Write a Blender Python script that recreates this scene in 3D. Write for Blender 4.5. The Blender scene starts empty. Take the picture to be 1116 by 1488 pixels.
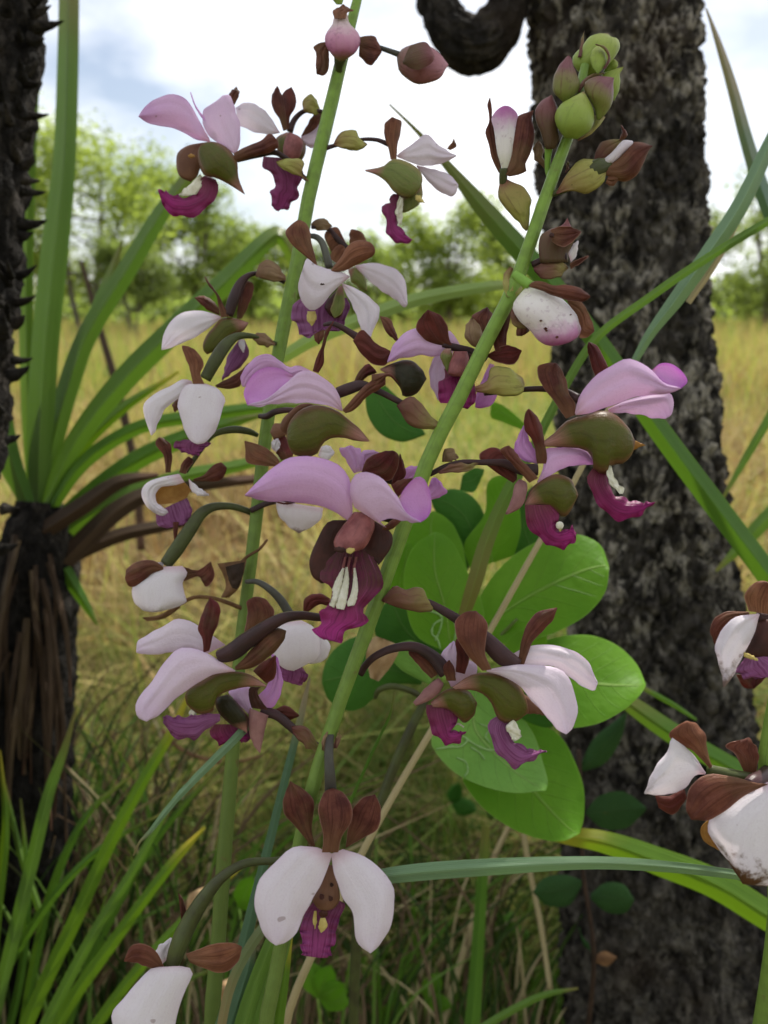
import bpy, math, random
import numpy as np
from mathutils import Vector, Matrix, noise
from mathutils.bvhtree import BVHTree

random.seed(7)
rng = np.random.default_rng(11)
scene = bpy.context.scene
COL = scene.collection
R = math.radians

# ------------------------------------------------------------------ camera
FPX = 1100.0                      # focal length in photograph pixels (1116 x 1488)
PITCH = R(14.7)
CAM_Z = 0.75
cam_data = bpy.data.cameras.new('camera')
cam = bpy.data.objects.new('camera', cam_data)
COL.objects.link(cam)
cam.location = (0, 0, CAM_Z)
cam.rotation_euler = (math.pi / 2 - PITCH, 0, 0)
cam_data.sensor_fit = 'VERTICAL'
cam_data.sensor_height = 36.0
cam_data.lens = 36.0 * FPX / 1488.0
cam_data.clip_start = 0.01
cam_data.clip_end = 2000
cam_data.dof.use_dof = True
cam_data.dof.focus_distance = 0.212
cam_data.dof.aperture_fstop = 14.5
scene.camera = cam

# ------------------------------------------------------------------ sky, sun, exposure
SUN_EL, SUN_AZ = R(50), R(24)     # azimuth measured from +Y (straight ahead) towards +X
world = bpy.data.worlds.new('World')
scene.world = world
world.use_nodes = True
nt = world.node_tree
nt.nodes.clear()
def wn(t, **kw):
    n = nt.nodes.new(t)
    for k, v in kw.items():
        setattr(n, k, v)
    return n
sky = wn('ShaderNodeTexSky', sky_type='NISHITA', sun_disc=False)
sky.sun_elevation = SUN_EL
sky.sun_rotation = SUN_AZ
sky.air_density = 1.0
sky.dust_density = 1.5
tc = wn('ShaderNodeTexCoord')
mp = wn('ShaderNodeMapping')
mp.inputs['Scale'].default_value = (1.0, 1.0, 2.0)
mp.inputs['Location'].default_value = (0.55, 0.1, 0.3)
nz = wn('ShaderNodeTexNoise')
nz.inputs['Scale'].default_value = 2.6
nz.inputs['Detail'].default_value = 7
nz.inputs['Roughness'].default_value = 0.52
rp = wn('ShaderNodeValToRGB')
rp.color_ramp.elements[0].color = (.12, .12, .12, 1)
rp.color_ramp.elements[0].position = 0.37
rp.color_ramp.elements[1].position = 0.57
cl = wn('ShaderNodeMix', data_type='RGBA')
cl.inputs[7].default_value = (12.2, 12.4, 12.8, 1)      # sunlit cloud, in the sky texture's units
bg = wn('ShaderNodeBackground')
bg.inputs['Strength'].default_value = 0.088
wo = wn('ShaderNodeOutputWorld')
L = nt.links.new
L(tc.outputs['Generated'], mp.inputs['Vector'])
L(mp.outputs['Vector'], nz.inputs['Vector'])
L(nz.outputs['Fac'], rp.inputs['Fac'])
L(rp.outputs['Color'], cl.inputs[0])
L(sky.outputs['Color'], cl.inputs[6])
L(cl.outputs[2], bg.inputs['Color'])
L(bg.outputs['Background'], wo.inputs['Surface'])

sun_data = bpy.data.lights.new('sun', 'SUN')
sun_data.energy = 5.0
sun_data.angle = R(0.6)
sun_data.color = (1.0, 0.95, 0.86)
sun = bpy.data.objects.new('sun', sun_data)
COL.objects.link(sun)
SUN_DIR = Vector((math.sin(SUN_AZ) * math.cos(SUN_EL), math.cos(SUN_AZ) * math.cos(SUN_EL), math.sin(SUN_EL)))
sun.rotation_euler = SUN_DIR.to_track_quat('Z', 'Y').to_euler()
sun.location = SUN_DIR * 20

scene.view_settings.view_transform = 'Standard'
scene.view_settings.look = 'None'
scene.view_settings.exposure = 0.42
scene.view_settings.gamma = 1.0
scene.view_settings.use_curve_mapping = False
scene.cycles.max_bounces = 8
scene.cycles.transparent_max_bounces = 8

# ------------------------------------------------------------------ geometry helpers
FWD = np.array((0, math.cos(PITCH), -math.sin(PITCH)))
UP = np.array((0, math.sin(PITCH), math.cos(PITCH)))
RIGHT = np.array((1.0, 0, 0))
CAMP = np.array((0, 0, CAM_Z))

class Cur:                        # the enlargement a shape was measured in, and its distance
    x0 = 0.0; y0 = 0.0; s = 1.0; d = 0.2; par = None
cur = Cur()
def Z(x0, y0, s, d=None):
    cur.x0, cur.y0, cur.s = x0, y0, s
    if d is not None:
        cur.d = d
def W(p):                         # (x, y[, dz in mm]) measured on the enlargement -> world point
    x = cur.x0 + p[0] / cur.s
    y = cur.y0 + p[1] / cur.s
    d = cur.d + (p[2] if len(p) > 2 else 0) / 1000.0
    return CAMP + d * FWD + (x - 558) / FPX * d * RIGHT - (y - 744) / FPX * d * UP
def pxm():                        # metres for one unit of the enlargement at the current distance
    return cur.d / FPX / cur.s

def crv(P, n, tipdense=False):
    P = np.asarray(P, float)
    if len(P) == 1:
        return np.repeat(P, n, 0)
    seg = np.linalg.norm(np.diff(P, axis=0), axis=1)
    keep = np.concatenate(([True], seg > 1e-9))
    P = P[keep]
    if len(P) < 2:
        return np.repeat(P[:1], n, 0)
    ext = np.vstack((2 * P[0] - P[1], P, 2 * P[-1] - P[-2]))
    out = []
    m = 10
    for i in range(len(P) - 1):
        p0, p1, p2, p3 = ext[i:i + 4]
        a = [0, 0, 0, 0]
        for k, (q0, q1) in enumerate(((p0, p1), (p1, p2), (p2, p3))):
            a[k + 1] = a[k] + max(np.linalg.norm(q1 - q0), 1e-9) ** 0.5
        t = np.linspace(a[1], a[2], m, endpoint=False)[:, None]
        A1 = (a[1] - t) / (a[1] - a[0]) * p0 + (t - a[0]) / (a[1] - a[0]) * p1
        A2 = (a[2] - t) / (a[2] - a[1]) * p1 + (t - a[1]) / (a[2] - a[1]) * p2
        A3 = (a[3] - t) / (a[3] - a[2]) * p2 + (t - a[2]) / (a[3] - a[2]) * p3
        B1 = (a[2] - t) / (a[2] - a[0]) * A1 + (t - a[0]) / (a[2] - a[0]) * A2
        B2 = (a[3] - t) / (a[3] - a[1]) * A2 + (t - a[1]) / (a[3] - a[1]) * A3
        out.append((a[2] - t) / (a[2] - a[1]) * B1 + (t - a[1]) / (a[2] - a[1]) * B2)
    out.append(P[-1:])
    Q = np.vstack(out)
    s = np.concatenate(([0], np.cumsum(np.linalg.norm(np.diff(Q, axis=0), axis=1))))
    u = np.linspace(0, 1, n)
    if tipdense:
        u = 0.5 * (u + np.sin(u * math.pi / 2))
    return np.stack([np.interp(u * s[-1], s, Q[:, k]) for k in range(Q.shape[1])], 1)

def mesh_obj(name, V, F, mat, parent=None, uv=None, smooth=True, attr=None):
    me = bpy.data.meshes.new(name)
    me.from_pydata([tuple(v) for v in V], [], F)
    if smooth:
        me.polygons.foreach_set('use_smooth', [True] * len(me.polygons))
    if uv is not None:
        lay = me.uv_layers.new(name='UVMap')
        idx = np.empty(len(me.loops), int)
        me.loops.foreach_get('vertex_index', idx)
        lay.data.foreach_set('uv', np.asarray(uv, float)[idx].ravel())
    if attr:
        for k, v in attr.items():
            a = me.attributes.new(k, 'FLOAT', 'POINT')
            a.data.foreach_set('value', np.asarray(v, float))
    me.update()
    o = bpy.data.objects.new(name, me)
    COL.objects.link(o)
    for m in (mat if isinstance(mat, (list, tuple)) else [mat]):
        me.materials.append(m)
    if parent is not None:
        setpar(o, parent)
    return o

def sharpen(o, n, nu, nv, mid=False):
    me = o.data
    e = np.empty(len(me.edges) * 2, int)
    me.edges.foreach_get('vertices', e)
    e = e.reshape(-1, 2)
    lay = e // n
    loc = e % n
    i, j = loc // nv, loc % nv
    same = lay[:, 0] == lay[:, 1]
    both = lambda m: m[:, 0] & m[:, 1]
    sh = same & (both(j == 0) | both(j == nv - 1) | both(i == 0) | both(i == nv * 0 + nu - 1))
    if mid:
        sh |= same & both(j == nv // 2)
    at = me.attributes.get('sharp_edge') or me.attributes.new('sharp_edge', 'BOOLEAN', 'EDGE')
    at.data.foreach_set('value', sh)

def setpar(o, p):
    o.parent = p
    if p.type == 'EMPTY':
        o.matrix_parent_inverse = Matrix.Translation(-p.location)

def tag(o, label=None, cat=None, group=None, kind=None):
    if label: o['label'] = label
    if cat: o['category'] = cat
    if group: o['group'] = group
    if kind: o['kind'] = kind
    return o

def thing(name, loc, label, cat, group=None):
    o = bpy.data.objects.new(name, None)
    o.location = loc
    o.empty_display_size = 0.05
    COL.objects.link(o)
    return tag(o, label, cat, group)

def hsh(*a):
    return (math.sin(sum((i + 1) * 12.9898 * x for i, x in enumerate(a))) * 43758.5453) % 1.0

# a thin organ (petal, sepal, leaf) lofted between its two edges, with real thickness and curvature
def S(name, mat, A, B, dz=(0, 0), tilt=0.0, bulge=2.0, arch=0.0, thick=0.24, nu=24, nv=13,
      crease=0.0, pleat=0.10, wander=1.0, curl=None, frill=0.0, ff=7, keel=False, parent=None, rough=0.25, tint=None, age=None, prof=0.6):
    A2 = crv([p[:2] for p in A], nu, True)
    B2 = crv([p[:2] for p in B], nu, True)
    u = np.linspace(0, 1, nu)
    v = np.linspace(0, 1, nv)
    sc = pxm()
    G = np.empty((nu, nv, 3))
    seed = hsh(A[0][0], A[0][1], len(A), B[-1][1]) * 50
    for i in range(nu):
        env = max(math.sin(math.pi * min(max(u[i], 0.02), 0.98)), 0) ** prof
        for j in range(nv):
            q = A2[i] * (1 - v[j]) + B2[i] * v[j]
            c = abs(2 * v[j] - 1)
            cup = (1 - c) if keel else (1 - c * c)
            z = dz[0] + (dz[1] - dz[0]) * u[i] + tilt * (v[j] - 0.5) * env
            z -= bulge * .60 * cup * env + (curl if curl is not None else (hsh(seed, 2) - .5) * 1.5) * c ** 6 * env + arch * math.sin(math.pi * u[i])
            if crease:
                z += crease * env * math.exp(-(c / .16) ** 2)
            if pleat:
                z += pleat * env * noise.noise(Vector((u[i] * 1.1 + seed, v[j] * 9.0, seed * .7)))
            if wander:
                q = q + wander * .16 / (sc * 1000) * c ** 2 * env * np.array((noise.noise(Vector((u[i] * 7 + seed, v[j] * 2, 1))), noise.noise(Vector((u[i] * 7 + seed, v[j] * 2, 8)))))
                z += wander * .35 * c ** 2 * env * noise.noise(Vector((u[i] * 5 + seed, v[j] * 2, 15)))
            if frill:
                z += frill * c ** 2.5 * math.sin(2 * math.pi * ff * u[i] + seed + 1.7 * (v[j] > .5)) * min(1, 3 * u[i])
                q = q + frill * 0.5 / (sc * 1000) * c ** 3 * np.array(
                    (math.sin(23 * u[i] + seed), math.cos(29 * u[i] + seed))) * min(1, 3 * u[i])
            if rough:
                z += rough * noise.noise(Vector((u[i] * 3.1 + seed, v[j] * 2.3, seed)))
            G[i, j] = W((q[0], q[1], z))
    gu = np.gradient(G, axis=0)
    gv = np.gradient(G, axis=1)
    N = np.cross(gu, gv)
    ln = np.linalg.norm(N, axis=2, keepdims=True)
    good = ln[..., 0] > 1e-13
    N = N / np.maximum(ln, 1e-13)
    for i in (0, nu - 1):
        k = 1 if i == 0 else nu - 2
        bad = ~good[i]
        N[i][bad] = N[k][bad]
    t = thick / 2000.0
    edge = np.ones((nu, nv, 1))
    edge[:, 0] = edge[:, -1] = 0.5
    edge[-1] = 0.5
    V = np.concatenate(((G + N * t * edge).reshape(-1, 3), (G - N * t * edge).reshape(-1, 3)))
    UV = np.stack(np.broadcast_arrays(u[:, None], v[None, :]), 2).reshape(-1, 2)
    UV = np.concatenate((UV, UV))
    n = nu * nv
    F = []
    for i in range(nu - 1):
        for j in range(nv - 1):
            a = i * nv + j
            F.append((a, a + nv, a + nv + 1, a + 1))
            F.append((n + a, n + a + 1, n + a + nv + 1, n + a + nv))
    def rim(a, b):
        F.append((a, b, n + b, n + a))
    for i in range(nu - 1):
        rim(i * nv + nv - 1, (i + 1) * nv + nv - 1)
        rim((i + 1) * nv, i * nv)
    for j in range(nv - 1):
        rim(j, j + 1)
        rim((nu - 1) * nv + j + 1, (nu - 1) * nv + j)
    o = mesh_obj(name, V, F, mat, parent or cur.par, UV)
    sharpen(o, n, nu, nv, keel)
    if tint is not None: o['tint'] = float(tint)
    if age is not None: o['age'] = float(age)
    return o

# a rounded body (bud, pouch, spur, bract) with an elliptic section between its two outline edges
def POD(name, mat, A, B, dz=(0, 0), flat=0.7, nu=18, ns=16, parent=None, rough=0.3, cap=9.0, tint=None, age=None, ribs=0.0):
    A2 = crv([p[:2] for p in A], nu, True)
    B2 = crv([p[:2] for p in B], nu, True)
    sc = pxm() * 1000
    seed = hsh(A[0][0], A[0][1], len(B), B[-1][1]) * 50
    V, UV, F = [], [], []
    for i in range(nu):
        c = (A2[i] + B2[i]) / 2
        h = (B2[i] - A2[i]) / 2
        rz = min(np.linalg.norm(h) * sc * flat, cap)
        u = i / (nu - 1)
        for k in range(ns):
            a = 2 * math.pi * k / ns
            w = 1 + ribs * math.cos(9 * a + seed) * math.sin(math.pi * u)
            q = c + h * math.cos(a) * (1 + (w - 1) * .5)
            z = dz[0] + (dz[1] - dz[0]) * u - rz * math.sin(a) * w
            if rough:
                q = q + rough * 1.1 / sc * np.array((noise.noise(Vector((u * 6 + seed, math.cos(a) * 1.2, 5))), noise.noise(Vector((u * 6 + seed, math.cos(a) * 1.2, 11))))) * math.sin(math.pi * u)
            z += rough * noise.noise(Vector((u * 4 + seed, math.cos(a) * 1.5, math.sin(a) * 1.5)))
            V.append(W((q[0], q[1], z)))
            UV.append((u, k / ns))
    for i in range(nu - 1):
        for k in range(ns):
            k2 = (k + 1) % ns
            F.append((i * ns + k, i * ns + k2, (i + 1) * ns + k2, (i + 1) * ns + k))
    F.append(tuple(range(ns - 1, -1, -1)))
    F.append(tuple((nu - 1) * ns + k for k in range(ns)))
    o = mesh_obj(name, V, F, mat, parent or cur.par, UV)
    if tint is not None: o['tint'] = float(tint)
    if age is not None: o['age'] = float(age)
    return o

# a round stalk; centre line measured on the enlargement, radii in its units
def TUBE(name, mat, P, r, n=None, ns=12, parent=None, world_ext=None, ribs=0.0, wob=0.03):
    n = n or max(12, 5 * len(P))
    C = np.array([W(p) for p in P])
    sc = pxm()
    rr = np.asarray(r if hasattr(r, '__len__') else [r] * len(P), float) * sc
    if world_ext is not None:
        C = np.vstack((C, world_ext))
        rr = np.concatenate((rr, [rr[-1]] * (len(C) - len(rr))))
    Q = crv(np.hstack((C, rr[:, None])), n)
    return tube_world(name, mat, Q[:, :3], Q[:, 3], ns, parent or cur.par, ribs, wob)

def tube_world(name, mat, C, r, ns=12, parent=None, ribs=0.0, wob=0.03):
    n = len(C)
    T = np.gradient(C, axis=0)
    T /= np.maximum(np.linalg.norm(T, axis=1, keepdims=True), 1e-12)
    x = np.cross(T[0], (0.3, 0.9, 0.2)); x /= np.linalg.norm(x)
    V, UV, F = [], [], []
    seed = hsh(C[0][0], C[0][2], n) * 40
    for i in range(n):
        x = x - T[i] * np.dot(x, T[i]); x /= np.linalg.norm(x)
        y = np.cross(T[i], x)
        for k in range(ns):
            a = 2 * math.pi * k / ns
            w = 1 + ribs * math.cos(3 * a) + wob * noise.noise(Vector((i * .35 + seed, math.cos(a), math.sin(a))))
            V.append(C[i] + r[i] * w * (x * math.cos(a) + y * math.sin(a)))
            UV.append((i / (n - 1), k / ns))
    for i in range(n - 1):
        for k in range(ns):
            k2 = (k + 1) % ns
            F.append((i * ns + k, i * ns + k2, (i + 1) * ns + k2, (i + 1) * ns + k))
    F.append(tuple(range(ns - 1, -1, -1)))
    F.append(tuple((n - 1) * ns + k for k in range(ns)))
    return mesh_obj(name, V, F, mat, parent, UV)

# a long narrow blade from its centre line and widths
def BLADE(name, mat, P, w, keel=1.2, dz=(0, 0), thick=0.3, nu=40, nv=5, parent=None, twist=0.0, tint=None, rough=0.3):
    P = [tuple(p) + (0,) * (3 - len(p)) for p in P]
    w = list(w) if hasattr(w, '__len__') else [w] * len(P)
    Q = crv(np.hstack((np.array(P, float), np.array(w, float)[:, None])), nu)
    T = np.gradient(Q[:, :2], axis=0)
    T /= np.maximum(np.linalg.norm(T, axis=1, keepdims=True), 1e-9)
    Nn = np.stack((-T[:, 1], T[:, 0]), 1)
    v = np.linspace(-1, 1, nv)
    mm = pxm() * 1000
    seed = hsh(P[0][0], P[0][1]) * 30
    G = np.empty((nu, nv, 3))
    for i in range(nu):
        hw = Q[i, 3] / 2
        for j in range(nv):
            q = Q[i, :2] + Nn[i] * v[j] * hw
            z = Q[i, 2] - keel * hw * mm * 0.5 * (1 - abs(v[j])) + twist * v[j] * hw * mm
            z += rough * noise.noise(Vector((i * .21 + seed, v[j], 3)))
            G[i, j] = W((q[0], q[1], z))
    return sheet_grid(name, mat, G, thick, parent or cur.par, tint, True)

def sheet_grid(name, mat, G, thick, parent, tint=None, mid=False):
    nu, nv = G.shape[:2]
    N = np.cross(np.gradient(G, axis=0), np.gradient(G, axis=1))
    N /= np.maximum(np.linalg.norm(N, axis=2, keepdims=True), 1e-13)
    t = thick / 2000.0
    V = np.concatenate(((G + N * t).reshape(-1, 3), (G - N * t).reshape(-1, 3)))
    u = np.linspace(0, 1, nu); v = np.linspace(0, 1, nv)
    UV = np.stack(np.broadcast_arrays(u[:, None], v[None, :]), 2).reshape(-1, 2)
    UV = np.concatenate((UV, UV))
    n = nu * nv
    F = []
    for i in range(nu - 1):
        for j in range(nv - 1):
            a = i * nv + j
            F.append((a, a + nv, a + nv + 1, a + 1))
            F.append((n + a, n + a + 1, n + a + nv + 1, n + a + nv))
        F.append((i * nv + nv - 1, (i + 1) * nv + nv - 1, n + (i + 1) * nv + nv - 1, n + i * nv + nv - 1))
        F.append(((i + 1) * nv, i * nv, n + i * nv, n + (i + 1) * nv))
    for j in range(nv - 1):
        F.append((j, j + 1, n + j + 1, n + j))
        F.append(((nu - 1) * nv + j + 1, (nu - 1) * nv + j, n + (nu - 1) * nv + j, n + (nu - 1) * nv + j + 1))
    o = mesh_obj(name, V, F, mat, parent, UV)
    sharpen(o, n, nu, nv, mid)
    if tint is not None: o['tint'] = float(tint)
    return o

# a thin crust lying on another surface (ridges, flecks): each point is dropped onto it
def DRAPE(name, mat, A, B, target, off=.5, nu=22, nv=7, parent=None, lump=.25):
    me = target.data
    bv = BVHTree.FromPolygons([v.co for v in me.vertices], [tuple(p.vertices) for p in me.polygons])
    A2, B2 = crv(A, nu), crv(B, nu)
    G = np.empty((nu, nv, 3))
    last = None
    for i in range(nu):
        for j in range(nv):
            t = j / (nv - 1)
            q = A2[i] * (1 - t) + B2[i] * t
            e = abs(2 * t - 1)
            q = q + (e > .9) * np.array((noise.noise(Vector((i * .9, t * 3, 4))), noise.noise(Vector((i * .9, t * 3, 9))))) * .12 * np.linalg.norm(B2[i] - A2[i])
            w_ = W((q[0], q[1]))
            d = Vector(w_ - CAMP).normalized()
            h = bv.ray_cast(Vector(CAMP), d, 3.0)[0]
            if h is None:
                h = last if last is not None else Vector(w_)
            last = h
            o_ = off * (1 - e ** 4 * .8) + lump * noise.noise(Vector((i * .8, j * 1.1, 2)))
            G[i, j] = np.array(h - d * (o_ / 1000.0 + .0002))
    return sheet_grid(name, mat, G, .25, parent or cur.par)

# ------------------------------------------------------------------ materials
class NT:
    def __init__(self, name):
        self.m = bpy.data.materials.new(name)
        self.m.use_nodes = True
        self.t = self.m.node_tree
        self.t.nodes.clear()
        self.out = self.n('ShaderNodeOutputMaterial')
    def n(self, typ, **kw):
        x = self.t.nodes.new(typ)
        for k, v in kw.items():
            if k.startswith('_'):
                x.inputs[k[1:].replace('_', ' ')].default_value = v
            else:
                setattr(x, k, v)
        return x
    def l(self, a, b):
        self.t.links.new(a, b)
    def val(self, x):
        return x
    def put(self, sock, x):
        if hasattr(x, 'is_linked') or isinstance(x, bpy.types.NodeSocket):
            self.l(x, sock)
        else:
            if sock.type == 'RGBA' and len(x) == 3:
                x = tuple(x) + (1,)
            sock.default_value = x
    def math(self, op, a, b=0.0, clamp=False):
        x = self.n('ShaderNodeMath', operation=op, use_clamp=clamp)
        self.put(x.inputs[0], a); self.put(x.inputs[1], b)
        return x.outputs[0]
    def mix(self, f, a, b, typ='MIX'):
        x = self.n('ShaderNodeMix', data_type='RGBA', blend_type=typ)
        self.put(x.inputs[0], f); self.put(x.inputs[6], a); self.put(x.inputs[7], b)
        return x.outputs[2]
    def ramp(self, f, stops, interp='LINEAR'):
        x = self.n('ShaderNodeValToRGB')
        x.color_ramp.interpolation = interp
        e = x.color_ramp.elements
        while len(e) < len(stops):
            e.new(0.5)
        for el, (p, c) in zip(e, stops):
            el.position = p
            el.color = tuple(c) + (1,) if len(c) == 3 else c
        self.put(x.inputs[0], f)
        return x.outputs[0]
    def step(self, f, lo, hi):
        x = self.n('ShaderNodeMapRange', interpolation_type='SMOOTHSTEP')
        self.put(x.inputs[0], f)
        x.inputs[1].default_value = lo; x.inputs[2].default_value = hi
        return x.outputs[0]
    def noise(self, scale, detail=4, rough=.55, vec=None, dist=0.0):
        x = self.n('ShaderNodeTexNoise')
        x.inputs['Scale'].default_value = scale
        x.inputs['Detail'].default_value = detail
        x.inputs['Roughness'].default_value = rough
        x.inputs['Distortion'].default_value = dist
        if vec is None:
            vec = self.obj()
        self.l(vec, x.inputs['Vector'])
        return x.outputs['Fac']
    def obj(self):
        if not hasattr(self, '_obj'):
            self._obj = self.n('ShaderNodeTexCoord')
        return self._obj.outputs['Object']
    def uv(self):
        if not hasattr(self, '_uv'):
            x = self.n('ShaderNodeTexCoord')
            s = self.n('ShaderNodeSeparateXYZ')
            self.l(x.outputs['UV'], s.inputs[0])
            self._uv = (s.outputs[0], s.outputs[1], x.outputs['UV'])
        return self._uv
    def scaled(self, vec, sx, sy, sz=1):
        x = self.n('ShaderNodeMapping')
        x.inputs['Scale'].default_value = (sx, sy, sz)
        self.l(vec, x.inputs['Vector'])
        return x.outputs[0]
    def attr(self, name, kind='OBJECT'):
        x = self.n('ShaderNodeAttribute', attribute_type=kind, attribute_name=name)
        return x.outputs['Fac']
    def rnd(self):
        return self.n('ShaderNodeObjectInfo').outputs['Random']
    def bump(self, h, strength, dist):
        x = self.n('ShaderNodeBump')
        x.inputs['Strength'].default_value = strength
        x.inputs['Distance'].default_value = dist
        self.l(h, x.inputs['Height'])
        return x.outputs[0]
    def finish(self, col, rough=.5, trans=0.0, tcol=None, spec=.4, nrm=None, sheen=0.0, sss=0.0):
        p = self.n('ShaderNodeBsdfPrincipled')
        self.put(p.inputs['Base Color'], col)
        self.put(p.inputs['Roughness'], rough)
        p.inputs['Specular IOR Level'].default_value = spec * .42
        if nrm is not None: self.l(nrm, p.inputs['Normal'])
        if trans:
            t = self.n('ShaderNodeBsdfTranslucent')
            self.put(t.inputs['Color'], tcol if tcol is not None else col)
            if nrm is not None: self.l(nrm, t.inputs['Normal'])
            m = self.n('ShaderNodeMixShader')
            m.inputs[0].default_value = trans
            self.l(p.outputs[0], m.inputs[1]); self.l(t.outputs[0], m.inputs[2])
            self.l(m.outputs[0], self.out.inputs[0])
        else:
            self.l(p.outputs[0], self.out.inputs[0])
        return self.m

def lengthwise(k, fu=2.0, fv=60.0):        # fine streaks that run along an organ
    return k.noise(1.0, 3, .6, k.scaled(k.uv()[2], fu, fv))

def m_petal():
    k = NT('petal')
    u, v, _ = k.uv()
    t = k.attr('tint'); age = k.attr('age')
    base = k.mix(t, (.85, .81, .84), (.76, .42, .76))
    strong = k.mix(t, (.80, .72, .80), (.60, .20, .64))
    av = k.math('ABSOLUTE', k.math('SUBTRACT', v, .5))
    e = k.math('MAXIMUM', k.step(u, .35, 1.0), k.math('MULTIPLY', k.step(av, .28, .5), .55))
    blot = k.noise(160, 4, .65)
    c = k.mix(k.math('MULTIPLY', e, k.step(blot, .22, .72)), base, strong)
    c = k.mix(k.math('MULTIPLY', k.step(u, .15, 0.0), .55), c, (.70, .44, .52))
    vein = lengthwise(k, 1.3, 26)
    c = k.mix(k.math('MULTIPLY', k.step(vein, .50, .70), .12), c, k.mix(t, (.66, .55, .64), (.56, .24, .58)))
    c = k.mix(k.math('MULTIPLY', k.step(av, .47, .5), .45), c, k.mix(t, (.62, .48, .60), (.46, .12, .52)))
    cell = k.noise(1900, 2, .6)
    c = k.mix(k.math('MULTIPLY', k.step(cell, .52, .70), .16), c, k.mix(t, (.62, .52, .58), (.48, .20, .48)))
    old = k.step(k.math('ADD', k.noise(260, 6, .7), k.math('MULTIPLY', u, .80)), .98, 1.20)
    c = k.mix(k.math('MULTIPLY', old, age), c, (.17, .085, .04))
    fl = k.step(k.noise(300, 1, .4), .765, .79)
    c = k.mix(k.math('MULTIPLY', fl, .45), c, (.25, .13, .12))
    nrm = k.bump(k.math('ADD', vein, k.math('MULTIPLY', cell, .9)), .22, .0005)
    return k.finish(c, .5, .47, c, .45, nrm)

def m_sepal(name='sepal', a=(.170, .058, .040), b=(.070, .018, .017), c2=(.19, .105, .050)):
    k = NT(name)
    u, v, _ = k.uv()
    n = k.noise(190, 5, .65)
    c = k.mix(k.step(n, .34, .66), b, a)
    c = k.mix(k.math('MULTIPLY', k.step(u, .5, .0), .6), c, c2)
    vein = lengthwise(k, 1.3, 20)
    c = k.mix(k.math('MULTIPLY', k.step(vein, .48, .62), .65), c, tuple(x * .45 for x in b))
    c = k.mix(k.math('MULTIPLY', k.rnd(), .22), c, (.27, .11, .06))
    c = k.mix(k.math('MULTIPLY', k.step(k.noise(75, 4, .65), .50, .70), .45), c, (.15, .105, .045))
    av = k.math('ABSOLUTE', k.math('SUBTRACT', v, .5))
    c = k.mix(k.math('MULTIPLY', k.step(av, .455, .495), .6), c, (.34, .18, .14))
    fine = k.noise(1300, 2, .6)
    return k.finish(c, .42, .22, k.mix(.5, c, (.50, .09, .04)), .3, k.bump(k.math('ADD', vein, k.math('MULTIPLY', fine, .4)), .55, .0006))

def m_pouch(name, mid, rim, low):
    k = NT(name)
    u, v, _ = k.uv()
    n = k.noise(110, 4, .6)
    c = k.ramp(u, [(0.0, (.40, .21, .19)), (.12, (.28, .13, .10)), (.24, mid), (.84, mid), (.97, rim), (1, rim)])
    # the outline edge of a pouch (v = 0 and 0.5) is browner than its cheek
    e = k.math('ABSOLUTE', k.math('COSINE', k.math('MULTIPLY', v, 2 * math.pi)))
    c = k.mix(k.math('MULTIPLY', k.step(e, .6, 1.0), .85), c, rim)
    c = k.mix(k.math('MULTIPLY', k.step(n, .48, .75), .25), c, low)
    vein = lengthwise(k, 2, 22)
    c = k.mix(k.math('MULTIPLY', k.step(vein, .48, .64), .4), c, tuple(x * .5 for x in mid))
    fine = k.noise(900, 3, .6)
    c = k.mix(k.math('MULTIPLY', k.step(fine, .5, .7), .2), c, low)
    return k.finish(c, .36, .08, c, .45, k.bump(k.math('ADD', vein, fine), .4, .0005))

LIP = [(0, (.14, .036, .042)), (.28, (.20, .018, .085)), (.7, (.30, .018, .155)), (1, (.26, .016, .13))]
def m_lip(name='lip', stops=LIP):
    k = NT(name)
    u, v, _ = k.uv()
    t = k.attr('tint')
    c = k.ramp(u, stops)
    c = k.mix(t, c, (.25, .10, .23))
    vein = lengthwise(k, 1.2, 16)
    c = k.mix(k.math('MULTIPLY', k.step(vein, .48, .62), .6), c, (.075, .004, .035))
    c = k.mix(k.math('MULTIPLY', k.step(vein, .44, .30), .45), c, k.mix(t, (.50, .08, .34), (.46, .24, .46)))
    c = k.mix(k.math('MULTIPLY', k.step(k.noise(260, 4, .65), .48, .66), .4), c, k.mix(t, (.16, .008, .06), (.20, .05, .16)))
    return k.finish(c, .38, .16, k.mix(.5, c, (.55, .03, .30)), .45, k.bump(vein, .45, .0009))

def m_plain(name, c1, c2, scale=150, rough=.5, trans=0.0, streak=0.3, bump=.25, spec=.4, tcol=None):
    k = NT(name)
    n = k.noise(scale, 4, .6)
    c = k.mix(k.step(n, .3, .7), c1, c2)
    vein = lengthwise(k, 3, 22)
    c = k.mix(k.math('MULTIPLY', k.step(vein, .5, .72), streak), c, tuple(x * .45 for x in c1))
    return k.finish(c, rough, trans, tcol if tcol else c, spec, k.bump(k.math('ADD', vein, n), bump, .0005))

def m_ramp(name, stops, rough=.45, trans=.14, streak=.55):
    k = NT(name)
    u, v, _ = k.uv()
    w = k.math('ADD', u, k.math('MULTIPLY', k.math('SUBTRACT', k.noise(200, 4, .6), .5), .35))
    c = k.ramp(w, stops)
    vein = lengthwise(k, 2, 18)
    c = k.mix(k.math('MULTIPLY', k.step(vein, .52, .7), streak), c, (.11, .03, .03) if streak > .3 else tuple(x * .6 for x in stops[0][1]))
    c = k.mix(k.math('MULTIPLY', k.step(k.noise(700, 3, .6), .54, .68), .3), c, tuple(x * .5 for x in stops[len(stops) // 2][1]))
    return k.finish(c, rough, trans, c, .45, k.bump(vein, .45, .0006))

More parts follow.
